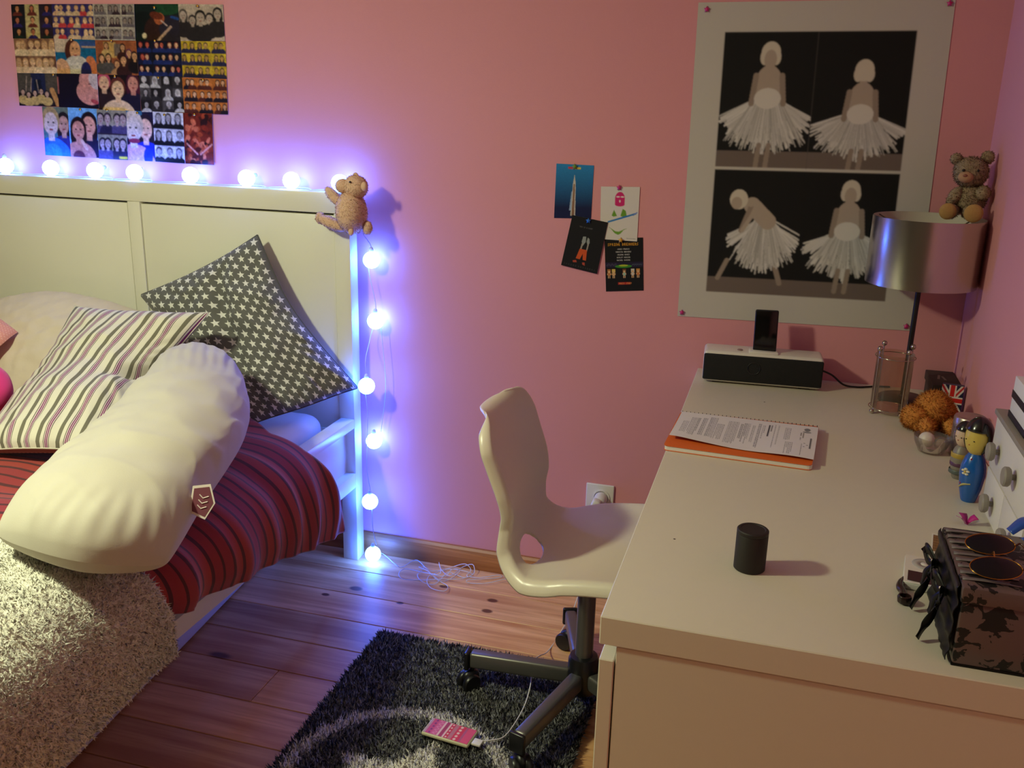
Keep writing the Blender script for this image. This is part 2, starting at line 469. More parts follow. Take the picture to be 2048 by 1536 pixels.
# pine floor boards
def wood_mat(name, c0, c1, cknot, rough, knots=()):
    m, t, b = new_mat(name)
    tc = t.new('ShaderNodeTexCoord'); oi = t.new('ShaderNodeObjectInfo')
    mp = t.new('ShaderNodeMapping'); t.link(tc.outputs['Object'], mp.inputs['Vector'])
    cb = t.new('ShaderNodeCombineXYZ')
    for k, f in ((0, 37.0), (1, 11.0), (2, 5.0)): t.link(t.m('MULTIPLY', oi.outputs['Random'], f), cb.inputs[k])
    t.link(cb.outputs[0], mp.inputs['Location'])
    sc = t.new('ShaderNodeVectorMath', operation='MULTIPLY'); sc.inputs[1].default_value = (0.9, 13.0, 13.0)
    t.link(mp.outputs[0], sc.inputs[0])
    n1 = t.new('ShaderNodeTexNoise'); n1.inputs['Scale'].default_value = 2.0; n1.inputs['Detail'].default_value = 5; n1.inputs['Distortion'].default_value = 0.6
    t.link(sc.outputs[0], n1.inputs['Vector'])
    sc2 = t.new('ShaderNodeVectorMath', operation='MULTIPLY'); sc2.inputs[1].default_value = (2.5, 70.0, 70.0)
    t.link(mp.outputs[0], sc2.inputs[0])
    n2 = t.new('ShaderNodeTexNoise'); n2.inputs['Scale'].default_value = 2.0; n2.inputs['Detail'].default_value = 3
    t.link(sc2.outputs[0], n2.inputs['Vector'])
    rp = t.new('ShaderNodeMapRange'); rp.inputs[1].default_value = 0.35; rp.inputs[2].default_value = 0.68
    t.link(n1.outputs['Fac'], rp.inputs[0])
    c = t.mix(rp.outputs[0], lin(c0), lin(c1))
    c = t.mix(t.m('MULTIPLY', t.m('GREATER_THAN', n2.outputs['Fac'], 0.56), 0.30), c, lin(c1))
    # board-to-board tone
    hs = t.new('ShaderNodeHueSaturation'); t.link(c, hs.inputs['Color'])
    t.link(t.m('ADD', t.m('MULTIPLY', oi.outputs['Random'], 0.45), 0.78), hs.inputs['Value'])
    # knots
    sk = t.new('ShaderNodeVectorMath', operation='MULTIPLY'); sk.inputs[1].default_value = (2.4, 5.5, 0.0)
    t.link(mp.outputs[0], sk.inputs[0])
    vo = t.new('ShaderNodeTexVoronoi'); vo.inputs['Scale'].default_value = 1.0; vo.inputs['Randomness'].default_value = 1.0
    t.link(sk.outputs[0], vo.inputs['Vector'])
    kn = t.new('ShaderNodeMapRange'); kn.interpolation_type = 'SMOOTHSTEP'
    kn.inputs[1].default_value = 0.045; kn.inputs[2].default_value = 0.11; kn.inputs[3].default_value = 1.0; kn.inputs[4].default_value = 0.0
    t.link(vo.outputs['Distance'], kn.inputs[0])
    spc = t.new('ShaderNodeSeparateColor'); t.link(vo.outputs['Color'], spc.inputs[0])
    kk = t.m('MULTIPLY', kn.outputs[0], t.m('GREATER_THAN', spc.outputs[0], 0.45))
    c = t.mix(t.m('MULTIPLY', kk, 0.9), hs.outputs['Color'], lin(cknot))
    if knots:                                        # the knots that can be made out in the boards by the rug
        ge = t.new('ShaderNodeNewGeometry')
        for (kx, ky, kr) in knots:
            sb_ = t.new('ShaderNodeVectorMath', operation='SUBTRACT'); sb_.inputs[1].default_value = (kx, ky, 0); t.link(ge.outputs['Position'], sb_.inputs[0])
            ml_ = t.new('ShaderNodeVectorMath', operation='MULTIPLY'); ml_.inputs[1].default_value = (.62, 1.0, 0); t.link(sb_.outputs[0], ml_.inputs[0])
            ln_ = t.new('ShaderNodeVectorMath', operation='LENGTH'); t.link(ml_.outputs[0], ln_.inputs[0])
            mr_ = t.new('ShaderNodeMapRange'); mr_.interpolation_type = 'SMOOTHSTEP'; mr_.inputs[1].default_value = kr*.55; mr_.inputs[2].default_value = kr; mr_.inputs[3].default_value = .92; mr_.inputs[4].default_value = 0.0
            t.link(ln_.outputs['Value'], mr_.inputs[0]); c = t.mix(mr_.outputs[0], c, lin(cknot))
    t.link(c, b.inputs['Base Color'])
    b.inputs['Roughness'].default_value = rough
    bp = t.new('ShaderNodeBump'); bp.inputs['Strength'].default_value = 0.15; bp.inputs['Distance'].default_value = 0.001
    t.link(n2.outputs['Fac'], bp.inputs['Height']); t.link(bp.outputs[0], b.inputs['Normal'])
    MATS[name] = m
    return m
PINE = wood_mat('varnished_pine', (232, 182, 128), (186, 126, 78), (84, 40, 22), 0.38, [(*on_z(u_, v_, 0)[:2], r_) for u_, v_, r_ in ((985, 1201, .013), (974, 1222, .013), (712, 1177, .016), (651, 1189, .010), (888, 1173, .012), (800, 1206, .009))])
floor = slab('floor', XL-.1, .1, YF-.1, .1, -.1, -.012, mat('subfloor', (60, 40, 28), rough=0.9))
PWID = 0.14
pm = {}
k = 0
y = 0.0
while y > YF:
    cuts = sorted([XL, 0.0]+[random.uniform(XL+.5, -.4)]) if k > 6 else ([XL, 0.0] if k not in (3, 5) else sorted([XL, 0.0, -2.6+0.5*(k-3)]))
    for a, b_ in zip(cuts[:-1], cuts[1:]):
        L = round(b_-a, 3)
        V, F = rbox((L-.0015, PWID-.0018, 0.0125), 0.0014, 1)
        o = mesh('plank', V+np.array([(a+b_)/2, y-PWID/2, -0.00625]), F, PINE, floor, smooth=False)
        # own origin at the plank so that every board gets its own grain
        ctr = Vector(((a+b_)/2, y-PWID/2, -0.00625))
        o.data.transform(Matrix.Translation(Vector(ORIGIN[floor.name])-ctr)); o.location = ctr-Vector(ORIGIN[floor.name])
    y -= PWID; k += 1

SKIRT = wood_mat('skirting_pine', (196, 132, 74), (150, 90, 44), (80, 40, 20), 0.45)
def skirting(name, p0, p1, nrm):
    prof = [(0, 0), (.016, 0), (.016, .052), (.013, .061), (.007, .068), (0, .069)]
    V = []; p0, p1, nrm = np.array(p0), np.array(p1), np.array(nrm)
    for P in (p0, p1):
        for d, z in prof: V.append(P+nrm*d+np.array([0, 0, z]))
    n = len(prof); F = [[i, (i+1) % n, n+(i+1) % n, n+i] for i in range(n)]+[list(range(n))[::-1], list(range(n, 2*n))]
    return tag(mesh(name, V, F, SKIRT, smooth=False), kind='structure')
skirting('baseboard_back', (XL, 0, 0), (0, 0, 0), (0, -1, 0))
skirting('baseboard_right', (0, -.016, 0), (0, YF, 0), (-1, 0, 0))

# ------------------------------------------------------------------ bed
BW = mat('bed_white_lacquer', (232, 229, 214), rough=0.32, nscale=6, namt=0.02)
XH, XB0 = -1.670, -3.136          # outer right and left of the headboard
YB0, YB1 = -0.030, -0.078         # back and front of the headboard
bed = thing('bed', ((XH+XB0)/2, -1.05, 0), 'white wooden double bed with tall two-panel headboard against the pink wall', 'bed')
hb = box('headboard', XB0, XH, YB1+.002, YB0, 1.105, 1.165, BW, bed, 0.002)
def hpart(name, *a, bevel=0.0015): return box(name, *a, BW, hb, bevel)
hpart('stile', XH-.050, XH, YB1, YB0, 0.0, 1.1045)
hpart('stile', XB0, XB0+.050, YB1, YB0, 0.0, 1.1045)
xm = (XH+XB0)/2
hpart('stile', xm-.022, xm+.022, YB1+.001, YB0, .40, 1.1045)
hpart('panel', xm+.0255, XH-.0515, YB1+.004, YB0-.004, .44, 1.0985)
hpart('panel', XB0+.0515, xm-.0255, YB1+.004, YB0-.004, .44, 1.0985)
hpart('backing_board', XB0+.05, XH-.05, YB0-.003, YB0, .44, 1.11)
hpart('lower_crossbar', XB0+.05, XH-.05, YB1, YB0, .36, .44)
YFT = -2.08
for xo, sgn in ((XH, -1), (XB0, 1)):
    xi = xo+sgn*.045; x0, x1 = min(xo, xi), max(xo, xi)
    rail = box('side_rail', x0, x1, YFT+.05, YB1, .254, .302, BW, bed, 0.002)
    box('top_beam', x0, x1, YFT+.05, YB1, .451, .481, BW, rail, 0.002)
    xa, xb = xo+sgn*.030, xo+sgn*.045
    box('side_panel', min(xa, xb), max(xa, xb), YFT+.05, YB1, .302, .451, BW, rail, 0)
fb = box('footboard', XB0, XH, YFT, YFT+.05, .25, .49, BW, bed, 0.003)
for x in (XB0, XH-.05): box('leg', x, x+.05, YFT, YFT+.05, 0, .25, BW, bed, 0.002)
for i in range(14): box('slat', XB0+.046, XH-.046, -.22-i*.13, -.15-i*.13, .29, .302, BW, bed, 0.001)

def cloth_bump_mat(name, rgb, scale=400, strn=0.25, rough=0.85, sheen=0.2, nscale=12, namt=0.05):
    return mat(name, rgb, rough=rough, nscale=nscale, namt=namt, bscale=scale, bstr=strn, bdist=0.0008, sheen=sheen, spec=0.3)

# mattress with white fitted sheet
SHEET = cloth_bump_mat('white_sheet', (226, 224, 222))
V, F = rbox((1.33, 1.94, .20), .05, 5)
V = V+np.array([-2.415, -1.075, .405])
V[:, 2] += 0.004*vnoise(V, 9)
tag(mesh('mattress', V, F, SHEET), 'mattress in a white fitted sheet, its corner showing under the starred pillow', 'mattress')

# storage box under the bed, pushed in slightly askew
BOXW = mat('storage_box_plastic', (196, 196, 204), rough=0.45)
p0, p1 = np.array([-1.940, -.133]), np.array([-1.842, -1.172])
dv = (p1-p0)/np.linalg.norm(p1-p0); nv = np.array([dv[1], -dv[0]])
if nv[0] > 0: nv = -nv
ub = thing('underbed_box', (*( (p0+p1)/2+nv*.3), 0), 'pale storage box pushed under the bed', 'storage box')
ctr = (p0+p1)/2-dv*-.12+nv*.30; ang = math.atan2(dv[1], dv[0])
V, F = rbox((1.30, .60, .16), .012, 3); mesh('body', rotz(V, ang)+np.array([*ctr, .085]), F, BOXW, ub, sharp=40)
V, F = rbox((1.32, .62, .025), .008, 3); mesh('lid', rotz(V, ang)+np.array([*ctr, .172]), F, BOXW, ub, sharp=40)

# ---- striped red bedspread
def stripe_mat(name, stops, freq, axis=0, rough=0.8, sheen=0.3, bump=0.3, wob=0.0):
    """constant bands along one uv axis: stops = [(pos, rgb)...]"""
    m, t, b = new_mat(name)
    uv = t.new('ShaderNodeUVMap'); sx = t.new('ShaderNodeSeparateXYZ'); t.link(uv.outputs[0], sx.inputs[0])
    f = t.m('FRACT', t.m('MULTIPLY', sx.outputs[axis], freq))
    cr = t.new('ShaderNodeValToRGB'); cr.color_ramp.interpolation = 'CONSTANT'
    el = cr.color_ramp.elements
    while len(el) > 1: el.remove(el[-1])
    el[0].position = stops[0][0]; el[0].color = (*lin(stops[0][1]), 1)
    for p_, c_ in stops[1:]:
        e = el.new(p_); e.color = (*lin(c_), 1)
    t.link(f, cr.inputs[0]); t.link(cr.outputs[0], b.inputs['Base Color'])
    b.inputs['Roughness'].default_value = rough; b.inputs['Sheen Weight'].default_value = sheen
    tc = t.new('ShaderNodeTexCoord'); nz = t.new('ShaderNodeTexNoise'); nz.inputs['Scale'].default_value = 500
    t.link(tc.outputs['Object'], nz.inputs['Vector'])
    bp = t.new('ShaderNodeBump'); bp.inputs['Strength'].default_value = bump; bp.inputs['Distance'].default_value = 0.0008
    t.link(nz.outputs['Fac'], bp.inputs['Height']); t.link(bp.outputs[0], b.inputs['Normal'])
    MATS[name] = m
    return m
R0, R1, RD = (160, 48, 42), (148, 38, 48), (78, 16, 28)
RED = stripe_mat('red_striped_cotton', [(0, R0), (.16, RD), (.22, R0), (.40, RD), (.47, R1), (.66, RD), (.71, R1), (.88, RD), (.95, R0)], 7.2, axis=1)

def drape(name, section, hem, y_of, nb, na, m, parent=None, fold=0.012, ff=7.0, seed=2.0, uvs=1.0, thick=0.012, topw=0.006, inset=0.0):
    """cloth laid over the bed: cross-section in x,z swept along y. hem(y) = z of the lower edge; y_of(a, b) = y"""
    S = catmull([(x, 0, z) for x, z in section], na); arc = np.concatenate([[0], np.cumsum(np.linalg.norm(np.diff(S, axis=0), axis=1))]); arc /= arc[-1]
    V = np.zeros((nb, na, 3)); zl = S[-1, 2]; zs = 0.50
    a_ = np.linspace(0, 1, na)
    for i in range(nb):
        b = i/(nb-1)
        yy = np.array([y_of(arc[j], b) for j in range(na)])
        X, Z = S[:, 0].copy(), S[:, 2].copy()
        if inset: X = X-inset*np.clip((-1.07-yy)/.10, 0, 1)*np.clip((X+1.85)/.2, 0, 1); Z = Z-.6*inset*np.clip((-1.10-yy)/.10, 0, 1)*(Z > .5)
        hz = np.array([hem(y_) for y_ in yy]); low = Z < zs
        Z[low] = zs-(zs-Z[low])*(zs-hz[low])/(zs-zl)
        V[i, :, 0], V[i, :, 1], V[i, :, 2] = X, yy, Z
    du, dv_ = np.gradient(V, axis=1), np.gradient(V, axis=0); N = np.cross(dv_, du); N /= np.linalg.norm(N, axis=2)[..., None]+1e-12
    if N[nb//2, na//3, 2] < 0: N = -N
    fl = V.reshape(-1, 3); side = np.clip((arc[None, :]-.62)/.30, 0, 1)+np.zeros((nb, 1))
    q = np.stack([fl[:, 1]*ff, fl[:, 2]*1.6+fl[:, 0]*0.6, np.zeros(len(fl))], 1)
    w = np.array([mnoise.noise(Vector(p)+Vector((seed, seed, 0))) for p in q]).reshape(nb, na)
    w2 = np.array([mnoise.noise(Vector(p)*2.3+Vector((seed*3, 1, 4))) for p in q]).reshape(nb, na)
    w3 = vnoise(fl, 6.0, seed).reshape(nb, na)
    amp = fold*side+topw*(1-side)
    V = V+N*(amp*((1-2.2*np.abs(w))*1.0+w2*.6)+.004*w3)[..., None]
    i = np.arange(nb*na).reshape(nb, na)
    F = np.stack([i[:-1, :-1], i[:-1, 1:], i[1:, 1:], i[1:, :-1]], -1).reshape(-1, 4)
    sgn = np.cross(V[1, 0]-V[0, 0], V[0, 1]-V[0, 0])
    uv = np.stack([np.tile(arc[None, :], (nb, 1)), V[..., 1]*-uvs+.012*w3], -1).reshape(-1, 2)
    V2 = np.vstack([V.reshape(-1, 3), (V-N*thick).reshape(-1, 3)]); n0 = nb*na
    rim = list(i[0, :])+list(i[1:, -1])+list(i[-1, -2::-1])+list(i[-2:0:-1, 0]); k = len(rim)
    FF = F.tolist()+(F[:, ::-1]+n0).tolist()+[[int(rim[(j+1) % k]), int(rim[j]), int(rim[j])+n0, int(rim[(j+1) % k])+n0] for j in range(k)]
    o = mesh(name, V2, FF, m, parent, uv=np.vstack([uv, uv]))
    return o, V, N
def interp(xs, ys): return lambda x: float(np.interp(x, xs, ys))
dsec = [(-3.12, .42), (-3.07, .52), (-2.7, .545), (-2.2, .55), (-1.92, .548), (-1.78, .535), (-1.685, .51), (-1.625, .465), (-1.595, .40), (-1.588, .33), (-1.60, .27)]
dhem = interp([-1.6, -1.12, -1.0, -.87, -.67, -.455, -.31], [.37, .385, .365, .345, .305, .25, .215])
dhead = interp([0, .55, .72, .80, .86, .93, 1.0], [-.30, -.27, -.33, -.42, -.42, -.37, -.30])
spread, SV, SN = drape('bedspread', dsec, dhem, lambda a, b: dhead(a)*(1-b)+(-1.50)*b, 170, 120, RED, fold=.016, ff=7.0, topw=.007, inset=.045)
tag(spread, 'crumpled red bedspread with thin dark stripes hanging over the bed side', 'bedspread')

# ---- cream fleece throw
FLEECE = pile_mat('cream_fleece')
FBASE = mat('cream_fleece_base', (242, 238, 224), rough=0.95, bscale=300, bstr=0.4)
tsec = [(-3.13, .40), (-3.09, .55), (-2.7, .575), (-2.2, .580), (-1.92, .578), (-1.76, .565), (-1.675, .535), (-1.62, .482), (-1.598, .41), (-1.592, .34), (-1.597, .285)]
thead = interp([0, .5, .75, .82, .88, .94, 1.0], [-1.14, -1.16, -1.20, -1.19, -1.15, -1.12, -1.11])
throw, TV, TN = drape('fleece_throw', tsec, interp([-2, -1.5, -1.3, -1.1], [.29, .285, .29, .302]), lambda a, b: thead(a)*(1-b)+(-2.06)*b, 130, 110, FBASE, fold=.012, ff=3.4, seed=6.0, topw=.012, thick=.014)
tag(throw, 'fluffy cream fleece throw spread over the foot of the bed', 'blanket')
i = np.arange(130*110).reshape(130, 110); tf = np.stack([i[:-1, :-1], i[:-1, 1:], i[1:, 1:], i[1:, :-1]], -1).reshape(-1, 4)[:]
tv = TV.reshape(-1, 3); cx = tv[tf].mean(1); tf = tf[cx[:, 0] > -2.35]
P_, N_ = surf_samples(tv, tf.tolist(), 120000)
N_ = np.where((N_@np.array([0.7, 0, .7]))[:, None] < 0, -N_, N_)
clump = vnoise(P_[:, :], 55, 3)
N_ = N_+np.stack([clump*.9, np.roll(clump, 1)*.0-.35+.6*vnoise(P_, 48, 9), np.zeros(len(P_))], 1)
cc = np.array((.90, .88, .80))*(0.80+.2*RNG.random((len(P_), 1)))*(1+.10*clump[:, None])
sv, sf, sc_, sn_ = strands(P_, N_, .0095, .0038, cc, jitter=.75)
tag(mesh('pile', sv, sf, FLEECE, throw, col=sc_, nrm=sn_), kind='stuff')

# ---- pillows
def star_mat(name, base, star, freq):
    m, t, b = new_mat(name)
    uv = t.new('ShaderNodeUVMap'); sx = t.new('ShaderNodeSeparateXYZ'); t.link(uv.outputs[0], sx.inputs[0])
    u, v = t.m('MULTIPLY', sx.outputs[0], freq), t.m('MULTIPLY', sx.outputs[1], freq*1.0)
    row = t.m('FLOOR', v); u = t.m('ADD', u, t.m('MULTIPLY', t.m('MODULO', row, 2.0), 0.5))
    px, py = t.m('SUBTRACT', t.m('FRACT', u), .5), t.m('SUBTRACT', t.m('FRACT', v), .5)
    # rotate the print so that the points stand up on the tilted pillow
    ca, sa = math.cos(-.62), math.sin(-.62)
    qx = t.m('ADD', t.m('MULTIPLY', px, ca), t.m('MULTIPLY', py, sa)); qy = t.m('SUBTRACT', t.m('MULTIPLY', py, ca), t.m('MULTIPLY', px, sa))
    r = t.m('SQRT', t.m('ADD', t.m('MULTIPLY', qx, qx), t.m('MULTIPLY', qy, qy)))
    k = t.m('MULTIPLY', t.m('ARCTAN2', qx, qy), 5/(2*math.pi))
    f = t.m('MULTIPLY', t.m('ABSOLUTE', t.m('SUBTRACT', t.m('FRACT', t.m('ADD', k, 100.5)), .5)), 2*math.pi/5)
    R, ri = .42, .175
    lhs = t.m('MULTIPLY', r, t.m('ADD', t.m('MULTIPLY', t.m('SINE', t.m('SUBTRACT', math.pi/5, f)), ri), t.m('MULTIPLY', t.m('SINE', f), R)))
    ins = t.m('LESS_THAN', lhs, R*ri*math.sin(math.pi/5))
    t.link(t.mix(ins, lin(base), lin(star)), b.inputs['Base Color'])
    b.inputs['Roughness'].default_value = .85; b.inputs['Sheen Weight'].default_value = .15
    MATS[name] = m
    return m
def dot_mat(name, base, dot, freq, rad=.22):
    m, t, b = new_mat(name)
    uv = t.new('ShaderNodeUVMap'); sx = t.new('ShaderNodeSeparateXYZ'); t.link(uv.outputs[0], sx.inputs[0])
    u, v = t.m('MULTIPLY', sx.outputs[0], freq), t.m('MULTIPLY', sx.outputs[1], freq)
    u = t.m('ADD', u, t.m('MULTIPLY', t.m('MODULO', t.m('FLOOR', v), 2.0), .5))
    px, py = t.m('SUBTRACT', t.m('FRACT', u), .5), t.m('SUBTRACT', t.m('FRACT', v), .5)
    r = t.m('SQRT', t.m('ADD', t.m('MULTIPLY', px, px), t.m('MULTIPLY', py, py)))
    t.link(t.mix(t.m('LESS_THAN', r, rad), lin(base), lin(dot)), b.inputs['Base Color'])
    b.inputs['Roughness'].default_value = .85; b.inputs['Sheen Weight'].default_value = .15
    MATS[name] = m
    return m
STARS = star_mat('grey_star_print', (98, 98, 96), (226, 226, 222), 15.5)
GREYC = cloth_bump_mat('grey_cotton', (84, 84, 84))
DOTS = dot_mat('brown_dot_print', (128, 100, 84), (214, 196, 170), 30)
DOTP = dot_mat('pink_dot_print', (222, 150, 142), (240, 200, 186), 26, .16)
W0, OL, PU = (218, 213, 201), (110, 106, 92), (126, 30, 112)
STRIPE = stripe_mat('white_olive_purple_stripes', [(0, W0), (.10, OL), (.30, W0), (.47, (104, 86, 96)), (.51, W0), (.55, PU), (.605, W0), (.63, PU), (.685, W0), (.72, (104, 86, 96)), (.76, W0)], 7.6, axis=0, sheen=.15)
WHITEC = cloth_bump_mat('white_cotton', (198, 192, 179))
CREAMC = cloth_bump_mat('cream_seersucker', (216, 202, 186), scale=90, strn=.8)
HOTP = cloth_bump_mat('hot_pink_cotton', (226, 60, 140))

# textured white pillow at the back
C = [[on_y(-190, 655, -.17), on_y(90, 585, -.15), on_y(345, 640, -.15)],
     [on_y(-170, 760, -.30), on_y(90, 690, -.30), on_y(330, 715, -.27)],
     [on_y(-150, 870, -.46), on_y(110, 830, -.46), on_y(330, 800, -.42)]]
o, _, _ = pillow('pillow', C, .075, [CREAMC], (80, 110), wr=.007, wf=14, seed=4, seam=None)
tag(o, 'crinkled cream white pillow leaning low against the headboard behind the striped one', 'pillow', 'pillows on the bed')
# grey pillow with white stars
C = [[on_y(515, 470, -.125), on_y(592, 618, -.155), on_y(716, 776, -.125)],
     [on_y(402, 528, -.145), on_y(500, 668, -.205), on_y(612, 822, -.24)],
     [on_y(281, 590, -.15), on_y(390, 735, -.24), on_y(505, 848, -.33)]]
def crease(s, t, N):
    d = np.abs((s-.25)-.55*(t-.1)); k = np.exp(-(d/.13)**2)*np.clip(1-s**4, 0, 1)*np.clip(1-t**4, 0, 1)
    return -N*(.026*k)[..., None]
o, _, _ = pillow('pillow', C, .062, [STARS], (120, 120), wr=.011, wf=8, seed=8, seam=GREYC, extra=crease)
tag(o, 'grey pillow printed with white stars standing on its corner against the headboard', 'pillow', 'pillows on the bed')
# long white body pillow
rows = [([(-24, 1076), (150, 1128), (334, 1138)], (.63, .615, .575)), ([(85, 960), (245, 1000), (408, 1012)], (.66, .655, .61)),
        ([(215, 850), (355, 872), (497, 858)], (.69, .685, .64)), ([(318, 742), (390, 705), (470, 738)], (.73, .74, .69))]
C = [[on_z(u, v, z) for (u, v), z in zip(pts, zz)] for pts, zz in rows][::-1]
o, BT, BN = pillow('body_pillow', C, .090, [WHITEC], (140, 100), wr=.0065, wf=8, seed=13, rnd=.045, pinch=.02, p=.45, pw=(5.0, 2.4), under=.8, seam=None)
tag(o, 'long plump white body pillow lying diagonally over the red bedspread', 'pillow', 'pillows on the bed')
# its sewn-in label
TAGM = mat('care_label_weave', (118, 62, 78), rough=.8); TAGW = mat('care_label_print', (228, 220, 214), rough=.8)
q = on_z(402, 1004, .655)
LA, LB, LN = np.array([.034, .010, -.010]), np.array([.006, .016, .050]), None
P = np.array([q-LA*.5-LB*.5, q+LA*.4-LB*.6, q+LA*.75+LB*.1, q+LA*.3+LB*.75, q-LA*.6+LB*.5]); nn = np.cross(LA, LB); nn /= np.linalg.norm(nn)
if nn @ (CPOS-q) < 0: nn = -nn
def plate(P, th):
    P = np.asarray(P); k = len(P); V = np.vstack([P+nn*th/2, P-nn*th/2])
    return V, [list(range(k)), [k+j for j in range(k)][::-1]]+[[j, k+j, k+(j+1) % k, (j+1) % k] for j in range(k)]
V, F = plate(P, .0012); lb = mesh('care_label', V, F, TAGW, o, smooth=False)
c0 = P.mean(0); V, F = plate((P-c0)*.84+c0+nn*.0008, .0012); lb2 = mesh('label_field', V, F, TAGM, lb, smooth=False)
parts = []
for k in range(3):
    a0 = c0+nn*.0018-LA*.22+LB*(-.18+.20*k); parts.append(tube_data([a0, a0+LA*.22-LB*.10, a0+LA*.50+LB*.02], .0012, 5))
V, F = join(parts); mesh('label_lettering', V, F, TAGW, lb, smooth=False)
# striped pillow
C = [[on_y(150, 612, -.40), on_y(280, 622, -.38), on_y(418, 625, -.37)],
     [on_y(72, 760, -.55), on_y(190, 745, -.56), on_y(318, 752, -.50)],
     [on_y(-70, 905, -.86), on_y(55, 905, -.88), on_y(215, 905, -.82)]]
def dent(s, t, N):
    d = np.hypot((s-.05+.25*(t-1))/.09, (t-1.0)/.50); k = np.exp(-d**2); d2 = np.hypot((s-.5)/.3, (t-.55)/.3)
    return N*(-.055*k+.016*np.exp(-d2**2))[..., None]
o, _, _ = pillow('pillow', C, .058, [STRIPE, DOTS], (110, 110), wr=.008, wf=7, seed=21, seam=WHITEC, extra=dent, under=1.15)
tag(o, 'striped pillow in white, olive and purple with a dotted underside, on top of the pile', 'pillow', 'pillows on the bed')
# pillow corner with pink dots at the picture edge
C = [[on_y(-150, 585, -.36), on_y(-60, 600, -.36), on_y(36, 664, -.36)],
     [on_y(-170, 640, -.42), on_y(-80, 660, -.43), on_y(10, 685, -.42)],
     [on_y(-190, 700, -.48), on_y(-100, 720, -.48), on_y(-25, 712, -.46)]]
o, _, _ = pillow('pillow', C, .03, [DOTP], (50, 60), wr=.003, seed=31, seam=None, pinch=.02)
tag(o, 'pink pillow with pale dots, only its corner in view at the left edge', 'pillow', 'pillows on the bed')
# round hot pink cushion
q = on_y(-38, 778, -.66)
V, F = ball_data(q, (.085, .07, .075), 40, 24, None, .05, 18)
tag(mesh('round_cushion', V, F, HOTP), 'hot pink round cushion at the left edge beside the striped pillow', 'cushion')
# ------------------------------------------------------------------ string of ball lights
m, t, b = new_mat('ball_light_glow')
b.inputs['Base Color'].default_value = (.9, .92, 1, 1)
b.inputs['Emission Color'].default_value = (0.04, 0.15, 1.0, 1)
b.inputs['Emission Strength'].default_value = 68.0
GLOW = m
WIREM = mat('clear_white_wire', (214, 214, 224), rough=.4)
CAPM = mat('clear_plastic_cap', (220, 226, 236), rough=.25)
sl = thing('string_light', (XH+.04, -.05, 0), 'string of glowing blue-white ball lights along the headboard top and down its side', 'string lights')
bulbs = [(-2.898, -.05), (-2.723, -.048), (-2.554, -.05), (-2.407, -.052), (-2.211, -.048), (-2.017, -.05), (-1.869, -.048), (-1.712, -.048)]
BPOS = [np.array([x, y_, 1.1905]) for x, y_ in bulbs]
BPOS += [on_y(743, 520, -.040), on_y(751, 642, -.036), on_y(733, 772, -.098), on_y(748, 882, -.040), on_y(740, 1003, -.090), on_y(746, 1108, -.085)]
BPOS[-1][2] = max(BPOS[-1][2], .0255)
bv, bf = ball_data((0, 0, 0), .025, 28, 18)
cv_, cf_ = lathe_data([(.006, .0235), (.0065, .029), (.005, .036), (.0025, .038)], 12)
BALL = None
for i, p in enumerate(BPOS):
    if BALL is None:
        o = mesh('ball_bulb', bv+ORIGIN[sl.name], bf, GLOW, sl); o.location = p-ORIGIN[sl.name]
        o2 = mesh('bulb_cap', cv_+ORIGIN[sl.name], cf_, CAPM, o); BALL, CAPO = o.data, o2.data
    else:
        o = share(BALL, sl, p, 'ball_bulb')
        o2 = bpy.data.objects.new('bulb_cap', CAPO); COL.objects.link(o2); o2.parent = o
        if i < 8: o2.rotation_euler = (math.radians(-75), 0, .5*math.sin(i*2.1))
# wires
z0 = 1.168
top = [(x+dx, y_+dy, z0) for (x, y_) in bulbs for dx, dy in ((-.06, .012), (0.028, .03), (.07, -.006))]
tube('wire', [(-3.0, -.05, z0)]+top, .0011, WIREM, sl, 5, 160)
B = BPOS
tube('wire', [(-1.69, -.06, z0), (-1.668, -.04, 1.16), (-1.655, -.035, 1.06), B[8]+[.0, .0, .037], B[8]+[-.012, .005, -.03], B[9]+[.0, .004, .037], B[9]+[-.02, .0, -.06], B[10]+[-.006, .01, .08], B[10]+[0, 0, .037]], .0011, WIREM, sl, 5, 120)
tube('wire', [B[10]+[-.004, .0, -.026], B[10]+[-.008, .02, -.09], B[11]+[-.010, -.028, .02], B[11]+[-.012, -.03, -.08], B[12]+[.002, 0, .037]], .0011, WIREM, sl, 5, 60)
tube('wire', [B[12]+[.006, 0, -.026], B[12]+[.008, 0, -.09], B[13]+[.01, .0, .045], B[13]+[.012, .002, .034]], .0011, WIREM, sl, 5, 40)
tube('wire', [B[9]+[.018, .0, -.02], B[9]+[.03, .0, -.2], B[11]+[.02, .01, .03]], .0010, WIREM, sl, 5, 40)
# slack lead heaped on the floor
pix = [(752, 1090), (770, 1100), (790, 1128), (804, 1134), (832, 1120), (852, 1136), (866, 1142), (900, 1138), (930, 1142), (945, 1150), (918, 1158), (880, 1158), (850, 1160), (806, 1158), (798, 1146), (812, 1138),
       (850, 1145), (880, 1148), (878, 1125), (882, 1138), (900, 1152), (926, 1132), (945, 1129), (948, 1146), (930, 1155), (908, 1148), (895, 1145), (870, 1168), (846, 1164), (835, 1150), (848, 1135), (838, 1134),
       (856, 1142), (872, 1158), (895, 1172), (888, 1182), (862, 1176), (854, 1162), (862, 1150), (884, 1162), (905, 1155), (920, 1140), (905, 1138), (890, 1152), (868, 1148), (905, 1134), (930, 1128), (942, 1140), (934, 1152), (960, 1155), (998, 1150), (1000, 1155), (960, 1158), (935, 1160), (938, 1166), (975, 1166), (1012, 1158), (1040, 1160)]
P = []
